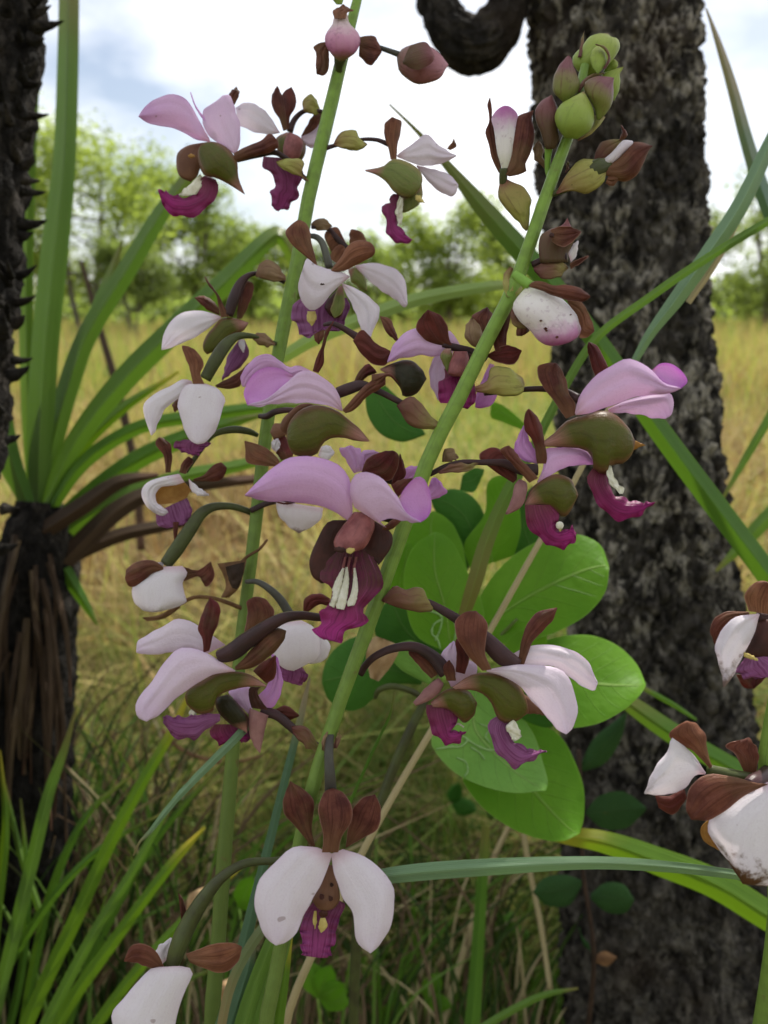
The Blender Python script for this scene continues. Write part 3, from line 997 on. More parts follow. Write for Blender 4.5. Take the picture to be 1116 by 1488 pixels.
def m_grass(name='grass', g=1.0):
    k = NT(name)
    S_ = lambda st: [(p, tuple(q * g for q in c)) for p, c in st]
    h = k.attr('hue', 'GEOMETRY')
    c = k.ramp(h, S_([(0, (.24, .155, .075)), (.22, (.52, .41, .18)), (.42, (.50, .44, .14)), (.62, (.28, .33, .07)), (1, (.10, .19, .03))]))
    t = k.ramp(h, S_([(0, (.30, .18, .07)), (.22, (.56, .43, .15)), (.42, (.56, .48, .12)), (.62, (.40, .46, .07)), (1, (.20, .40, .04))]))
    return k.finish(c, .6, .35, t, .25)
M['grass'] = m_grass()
M['grass_shaded'] = m_grass('shade_toned_grass', .58)  # same grass ramp darkened, so near-ground shade sits in the colour
clear = lambda x, y: np.hypot(x - gp[0], y - gp[1]) > .16
tag(grass('near_grass', 20000, .68, 1.5, .80, .10, .32, .0034, .95, M['grass_shaded'], 21, .42, .045, clear, 70), 'thin shaded grass and straw on the near ground', 'grass', kind='stuff')
tag(grass('dry_grass', 32000, 1.2, 5.0, .72, .14, .46, .0062, .85, M['grass'], 22, .40, .085, None, 40), 'matted yellow-green grass lit by the sun behind the orchids', 'grass', kind='stuff')
tag(grass('tall_grass', 46000, 4.6, 15, .68, .30, .66, .0105, .42, M['grass'], 23, .40, .20, None, 45), 'tall straw-coloured grass across the middle distance', 'grass', kind='stuff')
tag(grass('far_grass', 42000, 14, 40, .68, .45, .72, .026, .35, M['grass'], 24, .38, .5, None, 40), 'pale grassland reaching the far trees', 'grass', kind='stuff')
r = np.random.default_rng(31)
lit = [(r.uniform(-1.2, 1.2), r.uniform(.55, 2.4), .015, .25, .25, .012) for i in range(40)]
o = leaf_cloud('leaf_litter', lit, 900, .035, m_plain('litter', (.22, .13, .07), (.34, .24, .14), 30, .8, .1), None, seed=6)
tag(o, 'scattered dry brown leaf litter on the ground', 'leaf litter', kind='stuff')
# ------------------------------------------------------------------ orchids
PT, SE, SR, ST = M['petal'], M['sepal'], M['sepal_red'], M['sepal_tan']

def flower(spike, mat, P, r, label=None, ribs=0.05, name='flower'):
    o = TUBE(name, mat, P, r, parent=spike, ribs=ribs)
    cur.par = o
    if label: o['label'] = label
    return o
def petal(A, B, tint, **k):
    k.setdefault('pleat', .55); k.setdefault('wander', 3.0); k.setdefault('crease', .35)
    return S('petal', PT, A, B, tint=tint, **k)
def fold(A, B, tint, **k): return S('petal_fold', PT, A, B, tint=tint, **k)
def sepal(A, B, mat=None, **k):
    k.setdefault('bulge', 1.6); k.setdefault('crease', .45); k.setdefault('pleat', .22); k.setdefault('wander', 1.6)
    return S('sepal', mat or SE, A, B, **k)
def pouch(A, B, mat='pouch', **k): return POD('lip_pouch', M[mat], A, B, **k)
def lip(A, B, tint=0.0, mat='lip', **k):
    k.setdefault('frill', .8); k.setdefault('bulge', 1.5); k.setdefault('pleat', .45); k.setdefault('wander', 3.0)
    return S('lip', M[mat], A, B, tint=tint, nu=26, nv=11, **k)
def callus(A, B, **k): return POD('callus', M['callus'], A, B, flat=.25, rough=.8, nu=26, **k)
def bract(A, B, mat='bract', **k): return POD('bract', M[mat], A, B, flat=.4, ribs=.14, ns=24, rough=.55, **k)
def dot(name, mat, x, y, r, dz=0, **k):
    return POD(name, M[mat], [(x - r, y), (x - r * .7, y - r * .7), (x, y - r), (x + r * .7, y - r * .7), (x + r, y)],
               [(x - r, y), (x - r * .7, y + r * .7), (x, y + r), (x + r * .7, y + r * .7), (x + r, y)], dz=(dz, dz), nu=9, ns=10, rough=0, **k)

# ============ the front spike
D1 = 0.20
Z(0, 0, 1, D1)
STEM1 = [(850, 95), (836, 160), (822, 210), (806, 250), (790, 295), (765, 368), (742, 428), (704, 502), (668, 577), (627, 656),
         (600, 730), (570, 812), (545, 882), (522, 945), (500, 1003), (478, 1068), (458, 1130), (438, 1215), (418, 1320), (398, 1430), (385, 1500)]
SR1 = [7, 9, 10, 10.5, 11, 11.5, 12, 12.5, 13, 13, 13, 13, 13, 12.5, 12, 12, 12, 12, 12, 12.5, 13]
base1 = np.array((W((385, 1500))[0] - .012, 0.235, 0.0))
front = thing('orchid_spike', tuple(base1), 'sharp pink and mauve orchid spike in front, leaning right to a green bud cluster', 'orchid', 'orchid flower spikes')
mid1 = W((385, 1500)) * .5 + base1 * .5
cur.par = front
TUBE('stem', M['stem'], STEM1, [q * .86 for q in SR1], n=90, ns=18, world_ext=np.array([mid1, base1]), wob=.05)

# apex buds
Z(690, 30, 4.292)
cur.par = front
POD('bud', M['bud_green'], [(690,350),(620,290),(610,220),(660,170),(720,95),(760,82),(830,78)], [(700,350),(800,300),(860,250),(905,160),(890,115),(850,100),(830,78)], flat=.85, dz=(3,5))
cur.par = _b = POD('bud', M['bud_green'], [(760,330),(720,260),(730,190),(770,150)], [(770,330),(815,280),(815,200),(770,150)], flat=.5, dz=(-4,-1))
POD('bract', M['bract_red'], [(640,230),(655,170),(665,110),(685,60)], [(665,230),(675,170),(680,110),(685,60)], dz=(0,1))
S('bract', M['bract_red'], [(800,300),(832,230),(800,170),(752,148)], [(815,300),(845,240),(815,165),(752,146)], bulge=.8, dz=(-4,-4))
cur.par = front
POD('bud', M['bud_purple'], [(560,520),(490,440),(490,360),(530,270),(585,215)], [(580,520),(640,450),(655,370),(620,300),(600,230),(585,215)], flat=.85, dz=(-3,-3))
POD('bud', M['bud_purple'], [(760,620),(740,540),(680,430),(690,380),(760,345),(868,355)], [(780,620),(840,550),(865,480),(864,420),(868,355)], flat=.85, dz=(-4,-5))
POD('bud', M['bud_green'], [(820,480),(790,340),(850,310),(930,285)], [(870,500),(905,420),(905,340),(930,285)], flat=.7, dz=(5,4))
POD('bud', M['bud_green'], [(800,320),(820,280),(860,240),(885,250)], [(850,320),(885,300),(895,270),(885,250)], flat=.7, dz=(7,6))
POD('bud', M['bud_green'], [(560,730),(510,660),(500,590),(540,520),(640,460),(680,440)], [(640,740),(730,670),(745,590),(720,510),(680,440)], flat=.85, dz=(-5,-6))
S('bract', M['bract'], [(640,740),(700,700),(740,640),(745,590)], [(645,750),(720,710),(780,650),(815,600)], bulge=1, dz=(-2,0))
S('bract', M['bract_red'], [(640,440),(660,390),(720,340),(800,325)], [(650,450),(690,395),(740,350),(810,330)], bulge=.8, dz=(-3,-2))
b = POD('bud', M['bud_maroon'], [(440,800),(410,700),(375,610),(385,530),(480,460)], [(500,800),(525,740),(520,620),(510,520),(480,460)], flat=.85, dz=(-1,-1))
cur.par = b
TUBE('stalk', M['stem_bright'], [(462,790,0),(455,860,1),(455,930,2),(470,1000,2)], [26,20,18,16])
bract([(445,935),(370,850),(370,780),(400,745)], [(455,935),(430,850),(425,780),(400,745)], 'bract_tan', dz=(3,3))
bract([(560,950),(575,890),(580,870)], [(570,950),(592,910),(580,870)], 'bract_red', dz=(4,4))

# half-open bud left of the apex
Z(690, 30, 4.292)
f = flower(front, M['pedicel_green'], [(178,920,-1),(176,985,0),(180,1080,2),(225,1180,3),(310,1230,3)], [24,26,20,16,18], name='bud')
S('petal', M['bud_white'], [(170,925),(140,820),(120,680),(105,610),(150,550),(195,535)], [(220,925),(235,820),(250,700),(268,600),(240,555),(195,535)], bulge=2.2, dz=(0,0), thick=.6)
sepal([(150,950),(110,870),(80,750),(68,690),(90,620),(80,520),(95,480)], [(168,930),(150,850),(130,720),(118,640),(107,600),(105,540),(95,480)], dz=(1,2), bulge=1.2)
sepal([(190,960),(230,840),(250,680),(270,600),(365,560)], [(215,972),(280,960),(325,935),(312,900),(350,820),(372,700),(357,620),(365,560)], dz=(-1,0), bulge=2.2)
Z(660, 0, 2.447)
bract([(168,632),(155,690),(180,740),(220,780),(255,822)], [(190,638),(245,665),(272,700),(268,780),(262,818)], 'bract', dz=(0,2))

# half-open bud right of the apex
Z(690, 30, 4.292)
f = flower(front, M['pedicel_green'], [(470,1090,0),(540,1060,-1),(640,1000,-2),(760,930,-2),(840,900,-2)], [16,22,40,60,40], name='bud')
bract([(505,1075),(560,980),(620,900),(700,865),(780,880),(830,920)], [(510,1082),(600,1060),(690,1078),(770,1040),(810,990),(830,925)], 'bract', dz=(-2,-3))
S('petal', PT, [(790,880),(860,820),(930,750),(985,755)], [(800,905),(860,885),(920,830),(985,768)], tint=.05, dz=(-3,-3), thick=.6)
sepal([(820,900),(900,850),(980,765),(1040,760),(1108,782)], [(820,965),(880,992),(950,1002),(1010,960),(1060,870),(1090,800),(1108,784)], dz=(-3,-4), bulge=3)
sepal([(745,865),(760,800),(800,755),(880,740),(930,740)], [(790,885),(850,835),(900,780),(930,742)], dz=(1,1), mat=M['bract_red'])
sepal([(898,748),(918,690),(910,650)], [(930,742),(952,710),(912,650)], dz=(0,0))
sepal([(830,975),(880,970),(900,982)], [(815,1015),(860,1032),(900,986)], dz=(-3,-3))

# dark bud below it
Z(690, 300, 5.073)
f = flower(front, M['pedicel'], [(420,430,0),(500,400,-1),(600,380,-2),(670,380,-2)], [22,30,50,40], name='bud')
POD('petal', M['bud_maroon'], [(480,415),(470,300),(492,205),(570,165),(640,140),(682,85)], [(690,410),(690,340),(730,260),(783,187),(712,150),(684,85)], flat=.6, dz=(-2,-3))
S('petal', PT, [(690,345),(730,275),(760,252)], [(708,410),(745,372),(763,258)], tint=.0, dz=(-4,-4))
sepal([(700,420),(760,390),(838,363)], [(705,462),(770,425),(838,368)], dz=(-4,-5), bulge=.8)
sepal([(560,170),(620,150),(700,150),(783,185)], [(570,260),(650,300),(720,260),(783,188)], dz=(-7,-6), bulge=1, mat=M['sepal'])
dot('spot', 'spot', 566, 212, 20, -8)
bract([(430,450),(500,415),(580,405),(660,420),(690,450)], [(440,482),(500,537),(560,537),(640,502),(690,455)], 'bract_red', dz=(-2,-4))

# big white bud with a magenta tip
f = flower(front, M['stem_bright'], [(290,500,-5),(350,545,-6),(410,585,-7)], [30,36,34], name='bud', label='swollen white bud with a magenta tip and maroon sepals')
bd4 = POD('petal', M['bud_white'], [(430,580),(560,620),(660,690),(740,780),(780,870),(770,950),(700,1000),(620,1025)], [(380,592),(310,670),(275,740),(310,820),(400,910),(470,990),(540,1025),(620,1027)], flat=.8, dz=(-6,-8), cap=12)
for x_, y_, r_ in ((487,842,9),(520,900,13),(528,915,9),(605,962,11),(706,798,5)):
    DRAPE('fleck', M['sepal'], [(x_-r_,y_),(x_,y_-r_*.8),(x_+r_,y_-r_*.2)], [(x_-r_,y_+1),(x_,y_+r_),(x_+r_,y_)], bd4, .0, nu=8, nv=5, lump=.05)
sepal([(400,582),(430,555),(500,555),(560,580),(680,580),(790,610),(850,662)], [(405,592),(500,622),(590,662),(700,692),(810,697),(850,668)], dz=(-10,-14), bulge=2.5)
sepal([(680,690),(780,700),(840,790),(870,870),(880,918)], [(690,720),(760,820),(782,900),(775,967),(820,967),(880,922)], dz=(-8,-9), bulge=1.5, mat=ST)
sepal([(310,895),(308,950),(340,952)], [(380,880),(402,917),(342,956)], dz=(-3,-3))
POD('sepal', M['bract_red'], [(280,740),(262,790),(280,870),(330,905)], [(310,800),(340,850),(380,890),(340,908)], dz=(-3,-3))
bract([(260,440),(215,500),(210,600),(232,660)], [(290,465),(302,560),(352,610),(300,662),(240,668)], 'bract', dz=(1,-2))
POD('bract', M['sepal'], [(210,660),(200,740),(220,760)], [(310,660),(290,720),(250,750),(220,762)], flat=.4, dz=(0,0))

# F1: flower at right, seen from the side
Z(760, 500, 4.292, D1)
f = flower(front, M['pedicel'], [(350,345,-3),(270,300,0),(150,280,2),(40,280,3),(-120,295,5),(-240,300,4)], [30,24,20,18,18,22], label='pink flower in side view with curled petals against the bark')
petal([(325,430),(350,330),(440,210),(540,140),(650,95),(720,110),(820,180),(880,240),(985,275)], [(330,442),(420,430),(560,380),(700,332),(850,312),(930,300),(985,277)], .55, dz=(-3,-8), bulge=3.5)
fold([(805,165),(850,125),(910,120),(980,160),(1025,230),(985,277)], [(805,168),(860,222),(910,257),(985,278)], 1, dz=(-4,-7), bulge=-1.5)
petal([(530,405),(620,360),(740,325),(860,308),(915,303),(940,380),(925,440),(890,463)], [(535,427),(640,432),(720,437),(800,460),(890,465)], .5, dz=(2,0), bulge=2)
sepal([(270,465),(180,340),(120,260),(90,145),(150,118),(205,118)], [(325,442),(325,370),(280,300),(275,240),(240,160),(207,118)], dz=(-3,-1), bulge=2)
sepal([(450,200),(420,110),(402,10),(410,-12)], [(535,150),(500,80),(460,10),(412,-12)], dz=(5,6), bulge=1.5, mat=SR)
pouch([(100,625),(200,550),(270,480),(400,435),(500,410),(590,450),(660,520),(700,605)], [(104,640),(250,642),(370,655),(430,700),(445,785),(530,805),(545,755),(620,748),(680,690),(700,608)], flat=.55, dz=(0,-2))
POD('anther', M['ochre'], [(695,600),(720,610),(765,630)], [(690,662),(730,642),(765,633)], dz=(0,0))
lip([(440,770),(400,840),(430,930),(480,1010),(550,1080),(620,1100),(700,1080),(760,1040),(815,985)], [(535,790),(530,860),(570,930),(640,970),(720,985),(815,987)], dz=(0,-5))
callus([(540,755),(518,800),(540,860),(600,932)], [(552,760),(580,840),(612,890),(632,927),(602,937)], dz=(-3,-5))
Z(540, 400, 5.073)
bract([(760,820),(850,780),(870,690),(930,675),(1020,690),(1116,760)], [(770,862),(850,872),(950,887),(1060,882),(1116,862),(1130,800)], 'bract', dz=(-2,1))

# F2: flower below it, half hidden
Z(620, 580, 4.292, D1)
f = flower(front, M['pedicel'], [(20,470,2),(120,420,1),(220,395,0),(330,395,0),(480,400,1),(600,440,1),(690,440,1)], [16,18,18,18,26,38,38], label='pink flower tucked under the side-view flower, back turned')
bract([(70,452),(160,402),(250,400),(325,395)], [(80,467),(180,457),(270,442),(325,402)], 'bract_red', dz=(-2,-2))
bract([(95,392),(110,312),(160,308),(200,360)], [(130,392),(180,382),(200,366)], 'bract_tan', dz=(2,2))
sepal([(540,522),(440,460),(325,352),(390,305),(450,310),(490,370)], [(562,502),(560,450),(522,400),(490,372)], SR, dz=(2,4))
sepal([(640,522),(540,410),(480,350),(460,315),(510,290)], [(697,492),(640,430),(580,370),(540,312),(512,290)], SE, dz=(-4,-2))
sepal([(690,402),(660,260),(610,180),(615,90),(635,60)], [(752,402),(747,330),(727,240),(720,170),(690,110),(637,60)], SR, dz=(0,-1), bulge=2)
petal([(690,402),(600,382),(548,320),(570,230),(605,165)], [(692,402),(690,350),(650,270),(607,165)], 1, dz=(2,4))
petal([(690,517),(730,420),(740,320),(820,300),(930,300),(1010,340),(1040,402)], [(695,522),(780,470),(880,422),(960,412),(1040,407)], .7, dz=(0,3), bulge=2.5)
POD('spur', M['spur'], [(490,715),(530,620),(555,520),(580,498)], [(500,722),(580,682),(630,570),(620,520),(582,498)], dz=(-2,0))
pouch([(610,650),(650,560),(720,500),(820,468),(900,500),(945,592)], [(615,682),(700,662),(790,682),(850,742),(900,692),(945,600)], dz=(0,0), flat=.55)
lip([(612,660),(618,750),(680,850),(760,910),(830,935),(900,910),(932,850)], [(780,660),(830,740),(805,790),(850,825),(905,790),(934,848)], dz=(-1,-3), frill=.9)
dot('callus', 'callus', 830, 788, 26, -3)

# F3: flower behind the stem
Z(540, 400, 5.073, D1 + .012)
f = flower(front, M['pedicel'], [(520,510,0),(640,540,1),(730,560,1),(800,590,0),(850,620,0)], [22,30,28,22,20], label='mauve flower behind the stem with a spread maroon sepal')
sepal([(540,522),(400,480),(328,380),(370,300),(415,255)], [(602,522),(572,470),(557,370),(512,300),(417,255)], SR, dz=(0,-3), bulge=2)
bract([(790,542),(700,490),(690,380),(740,308)], [(802,542),(817,450),(782,360),(742,308)], 'bract_tan', dz=(-2,-2))
sepal([(800,442),(780,360),(735,310),(850,235)], [(817,447),(897,382),(897,300),(852,235)], SE, dz=(2,3))
petal([(650,512),(570,405),(480,430),(330,385),(230,440),(150,540),(115,640)], [(642,532),(500,592),(350,592),(220,612),(117,642)], .6, dz=(1,0), bulge=2.5)
petal([(560,542),(470,600),(422,720),(440,820),(490,922)], [(600,560),(580,700),(560,780),(530,880),(492,924)], .4, dz=(6,6), bulge=1.5)
POD('column', M['column'], [(605,560),(562,720),(590,742),(640,748)], [(705,560),(722,640),(682,742),(642,748)], dz=(-2,-4), flat=.8)
pouch([(540,540),(503,590),(530,660),(562,722)], [(585,540),(595,620),(575,700),(564,722)], 'pouch_green', dz=(-2,-2))
pouch([(700,570),(705,650),(700,720),(670,760)], [(780,590),(770,650),(730,720),(672,760)], 'pouch_brown', dz=(0,-1))
lip([(535,690),(540,760),(485,790),(500,850),(485,920),(580,950),(640,962)], [(770,600),(740,720),(770,840),(745,960),(700,977),(642,967)], dz=(0,-3), frill=.5)
petal([(870,650),(820,760),(770,880),(765,972)], [(902,660),(927,880),(872,962),(800,980),(767,974)], 1, dz=(5,6))
Z(690, 300, 5.073)
sepal([(270,730),(140,810),(115,900),(150,1070)], [(277,732),(252,880),(232,980),(245,1065)], SE, dz=(-8,-11))
sepal([(78,1100),(150,1060),(230,1020),(345,1060)], [(82,1104),(180,1152),(290,1162),(345,1067)], SR, dz=(-10,-12))

# F4: dark flower between the stems
Z(400, 300, 5.58, D1 + .015)
f = flower(front, M['pedicel'], [(395,960,2),(470,950,0),(620,1030,0),(760,1130,0),(900,1240,0)], [14,20,28,48,52], label='dark flower between the two stems with an olive pouch')
sepal([(630,1090),(700,1000),(820,1110),(930,1170)], [(640,1102),(720,1222),(830,1292),(900,1282),(932,1182)], SR, dz=(-2,-2), bulge=2.5)
sepal([(850,890),(925,910),(1000,1085)], [(855,912),(900,1020),(982,1092)], SE, dz=(2,0))
Z(540, 400, 5.073)
pouch([(60,692),(170,640),(280,628),(370,690),(405,762)], [(70,702),(130,740),(210,832),(230,892),(330,872),(405,766)], 'pouch_dark', dz=(-1,-1), flat=.6)

# F5: pink flower at left centre
Z(340, 460, 5.073, D1)
f = flower(front, M['pedicel'], [(770,565,0),(850,535,-1),(940,510,-1),(1060,550,-1),(1180,610,0),(1330,690,1),(1490,790,0)], [40,42,36,24,22,22,20], ribs=.12, label='pink flower with a rolled-in petal and long olive pouch, left of the stem')
petal([(800,692),(770,570),(680,460),(560,402),(470,420),(370,500),(250,600),(100,650)], [(800,695),(640,647),(450,632),(300,647),(180,664),(100,653)], .45, dz=(-3,-9), bulge=2.5)
fold([(440,440),(340,385),(220,378),(130,440),(73,560),(100,652)], [(445,450),(370,502),(250,602),(150,652),(100,655)], 1, dz=(-2,-8), bulge=-2)
petal([(560,400),(470,358),(400,375),(360,340),(280,285),(200,280),(110,345),(53,440),(60,512)], [(560,404),(470,420),(430,440),(340,392),(220,382),(130,447),(75,520),(62,514)], .7, dz=(2,4), bulge=1.5)
sepal([(580,402),(610,300),(650,210),(670,120),(735,30)], [(622,417),(662,340),(662,260),(692,140),(735,32)], SR, dz=(3,2), bulge=1.2)
pouch([(998,915),(930,830),(850,760),(780,700),(680,660),(590,650),(470,700),(400,800),(385,885)], [(995,922),(900,917),(800,892),(700,902),(640,952),(610,1012),(540,1032),(430,1012),(385,890)], flat=.5, dz=(-2,-2))
POD('lip_lobe', M['column_tan'], [(550,640),(480,650),(380,730),(338,820),(390,872)], [(590,650),(480,702),(410,792),(392,872)], dz=(4,5))
sepal([(800,690),(880,600),(1000,480),(1116,420)], [(822,712),(880,692),(980,592),(1060,542),(1118,500)], SE, dz=(-5,-4), bulge=2.5)
sepal([(880,492),(920,410),(990,350),(1032,390)], [(942,482),(982,440),(1052,412),(1034,388)], SR, dz=(1,1))
Z(540, 400, 5.073)
sepal([(0,730),(60,725),(130,725),(195,785)], [(0,870),(60,800),(120,740),(195,788)], SE, dz=(-5,-4), bulge=2)
bract([(180,962),(290,890),(380,960),(440,1040),(505,1090)], [(190,972),(270,1092),(370,1132),(440,1132),(500,1142)], 'bract_red', dz=(-2,0))

# F6: the main flower, facing the camera
Z(340, 640, 3.72, D1 - .008)
f = flower(front, M['pedicel'], [(700,420,4),(760,410,9),(830,420,12),(900,450,13)], [30,26,22,20], label='main pink flower facing the camera with white-ridged magenta lip')
petal([(640,395),(632,230),(580,150),(480,95),(380,85),(270,110),(160,190),(60,295)], [(612,432),(540,382),(430,347),(320,332),(180,327),(60,299)], .72, dz=(0,-9), bulge=4.5)
petal([(650,360),(625,280),(648,192),(720,168),(800,205),(870,290),(940,400),(1010,440)], [(822,470),(790,440),(850,421),(900,432),(960,443),(1010,442)], .5, dz=(-2,-9), bulge=3.5)
fold([(890,320),(930,250),(1000,195),(1040,230),(1068,350),(1050,410),(1010,441)], [(891,322),(930,392),(970,427),(1010,443)], 1, dz=(-5,-7), bulge=-1.5)
sepal([(850,245),(900,213),(965,205)], [(885,310),(920,272),(965,208)], SR, dz=(3,5))
sepal([(790,480),(830,450),(865,425),(905,428)], [(800,492),(860,475),(905,432)], SE, dz=(3,4))
POD('lip_lobe', M['pouch_brown'], [(612,430),(510,440),(450,540),(408,640),(420,730),(470,772)], [(640,450),(580,540),(575,620),(570,700),(520,762),(472,774)], flat=.22, dz=(3.5,1.5))
POD('lip_lobe', M['pouch_brown'], [(720,420),(720,520),(700,600),(760,650),(780,672)], [(770,440),(850,500),(857,560),(832,610),(782,674)], flat=.25, dz=(3.5,1.5))
lp6 = lip([(560,570),(500,660),(470,730),(500,790),(522,830),(500,900),(458,940),(470,980),(430,1030),(470,1065),(515,1082)], [(720,560),(745,620),(772,670),(818,750),(802,800),(750,850),(705,900),(732,980),(640,1010),(580,1082),(517,1082)], dz=(3,-6), frill=1.0, bulge=2.2, prof=.35, mat='lip_main')
POD('column', M['column'], [(650,385),(590,460),(543,530),(547,582),(600,592)], [(742,390),(762,450),(742,520),(702,582),(642,602),(602,594)], dz=(0,-6), flat=.75)
POD('anther', M['anther'], [(606,590),(625,580),(652,584)], [(608,606),(630,612),(654,598)], dz=(-9,-9), flat=.5, nu=10)
POD('stigma', M['spot'], [(540,578),(570,574),(606,584)], [(542,596),(575,608),(606,598)], dz=(-8,-8.6), flat=.4, nu=10)
DRAPE('callus', M['callus'], [(588,690),(550,760),(528,820),(507,870),(514,888)], [(596,690),(585,760),(570,820),(550,880),(540,905)], lp6, .9)
DRAPE('callus', M['callus'], [(606,685),(594,750),(574,820),(552,885),(556,908)], [(614,685),(620,750),(614,820),(604,885),(592,915)], lp6, .9)
DRAPE('callus', M['callus'], [(648,690),(646,750),(636,820),(614,880),(616,897)], [(654,690),(664,750),(668,810),(658,870),(648,890)], lp6, .9)
for x_ in (590, 616, 648):
    DRAPE('ridge', M['column'], [(x_ + 8,630),(x_ - 4,680),(x_ - 10,722)], [(x_ + 18,630),(x_ + 8,680),(x_ + 6,722)], lp6, .5, nu=12, nv=5)

# F6b: flower hidden behind the main one
Z(340, 640, 3.72, D1 + .012)
f = flower(front, M['pedicel'], [(800,200,2),(870,220,2),(940,230,0),(1010,240,0)], [26,22,20,18], label='mostly hidden pink flower behind the main one')
petal([(650,178),(600,100),(573,50),(630,28)], [(692,165),(702,110),(692,60),(632,28)], .75, dz=(0,0))
petal([(690,142),(692,62),(740,52),(785,66)], [(700,142),(740,102),(785,70)], .7, dz=(3,3))
petal([(915,218),(925,150),(1012,138)], [(925,222),(1000,205),(1014,142)], 1, dz=(6,6))
sepal([(690,172),(720,100),(800,62),(858,55)], [(700,174),(800,217),(852,212),(892,110),(887,75),(860,55)], SR, dz=(-3,-4), bulge=2.5)
sepal([(850,242),(880,130),(897,73)], [(857,247),(927,190),(922,140),(899,73)], SR, dz=(-2,-2))
Z(330, 620, 3.38)
petal([(960,360),(985,310),(1010,250),(1030,255)], [(965,362),(1040,350),(1078,320),(1032,255)], 1, dz=(8,8))

# F7: pale flower lower right
Z(520, 840, 3.1, D1)
f = flower(front, M['pedicel'], [(95,100,2),(200,92,0),(300,105,-2),(400,155,-3),(500,220,-3),(580,280,-3),(650,350,-3),(720,392,-3)], [12,14,16,20,26,36,42,30], ribs=.08, label='pale pink flower in side view low on the right of the stem')
bract([(105,100),(170,33),(210,50),(290,45),(312,100)], [(112,107),(190,137),(260,152),(342,142),(314,105)], 'bract_red', dz=(-2,-3))
sepal([(560,417),(490,340),(443,260),(443,190),(480,155),(530,148)], [(602,412),(572,330),(583,240),(577,190),(532,148)], SE, dz=(-8,-6), bulge=2.5)
sepal([(720,392),(735,290),(750,240),(800,160),(897,133)], [(747,392),(792,280),(842,230),(882,180),(897,136)], SE, dz=(-3,-1), bulge=1.6)
sepal([(440,422),(445,340),(440,280),(460,270)], [(482,432),(502,360),(492,340),(462,270)], SR, dz=(2,2))
petal([(680,352),(760,310),(860,300),(950,320),(1030,370),(1080,470)], [(690,402),(790,397),(900,402),(960,452),(1020,492),(1065,505),(1080,474)], .1, dz=(0,-2), bulge=2.5)
petal([(580,415),(680,395),(830,393),(930,420),(970,500),(987,590),(972,670),(940,702)], [(580,420),(680,452),(760,522),(830,602),(900,682),(938,703)], .14, dz=(-4,-11), bulge=3)
petal([(420,492),(372,352),(430,283)], [(530,442),(540,400),(490,360),(432,283)], .35, dz=(5,5))
pouch([(425,490),(520,432),(600,425),(700,460),(750,520),(770,602)], [(440,502),(540,512),(600,562),(640,642),(700,652),(770,607)], flat=.5, dz=(-1,-2))
POD('anther', M['column_tan'], [(745,520),(800,560),(840,615)], [(758,612),(800,612),(840,620)], dz=(1,1), flat=.5)
lip([(640,615),(588,650),(590,700),(640,800),(710,857),(780,820),(847,775)], [(690,640),(685,700),(730,750),(780,770),(847,778)], .75, dz=(-1,-4))
callus([(700,638),(668,670),(698,732)], [(712,648),(737,710),(702,737)], dz=(-3,-4))

# F8: small flower left of it
Z(520, 840, 3.1, D1 + .004)
f = flower(front, M['pedicel'], [(15,430,2),(35,395,0),(75,355,-2),(150,320,-2),(250,310,-1),(330,350,0),(395,425,0)], [16,16,16,18,22,28,36], ribs=.08, label='small purple flower nearest the stem on its lower right')
sepal([(330,452),(270,390),(228,330),(268,322)], [(362,432),(330,375),(270,322)], SE, dz=(1,2))
sepal([(400,462),(385,400),(410,370)], [(442,462),(432,400),(412,370)], SE, dz=(-3,-3))
POD('spur', M['spur'], [(248,560),(310,490),(362,448)], [(262,577),(340,542),(387,480),(364,448)], dz=(-3,-1))
pouch([(325,560),(400,500),(490,503),(537,560)], [(340,582),(410,592),(480,652),(520,622),(537,568)], dz=(-1,-1))
lip([(308,570),(318,650),(360,722),(400,750),(450,742),(482,690)], [(440,575),(450,650),(420,682),(450,690),(482,693)], .1, dz=(0,-2))
S('callus', M['callus'], [(425,665),(450,652),(478,668)], [(428,672),(450,660),(478,675)], dz=(1,1), bulge=.3, nu=10, nv=5)

# F9: pale flower lower left
Z(180, 840, 3.72, D1)
f = flower(front, M['pedicel'], [(1190,180,8),(1120,210,6),(1055,210,0),(950,200,-3),(860,215,-5),(760,270,-6),(660,340,-6),(580,400,-6),(510,425,-6)], [22,22,22,24,30,38,46,46,34], ribs=.1, label='pale flower seen from behind at lower left on a long arched stalk')
sepal([(430,402),(425,330),(403,280),(420,200),(465,103)], [(462,392),(482,310),(517,220),(517,150),(467,103)], SR, dz=(-7,-5), bulge=2)
sepal([(600,482),(680,400),(760,310),(830,270),(877,285)], [(605,497),(700,482),(800,412),(862,340),(877,288)], SE, dz=(-7,-4), bulge=2.5)
petal([(550,362),(450,290),(350,230),(270,222),(200,270),(130,305),(75,340),(68,400)], [(440,412),(350,382),(250,402),(180,412),(110,410),(70,404)], .15, dz=(-1,-3), bulge=2)
petal([(600,500),(500,440),(400,385),(300,380),(230,440),(150,560),(68,670),(75,750),(120,773)], [(602,503),(480,522),(360,592),(270,662),(200,732),(122,774)], .26, dz=(-6,-12), bulge=3.5)
pouch([(770,580),(700,530),(650,510),(540,503),(430,550),(340,610),(330,642)], [(770,587),(680,587),(560,612),(500,652),(480,722),(400,732),(340,682),(330,646)], flat=.5, dz=(-2,-3))
lip([(520,735),(440,732),(340,745),(210,748)], [(520,770),(430,832),(390,867),(300,867),(240,832),(210,752)], .8, dz=(-2,-4))
dot('callus', 'callus', 372, 730, 22, -2)

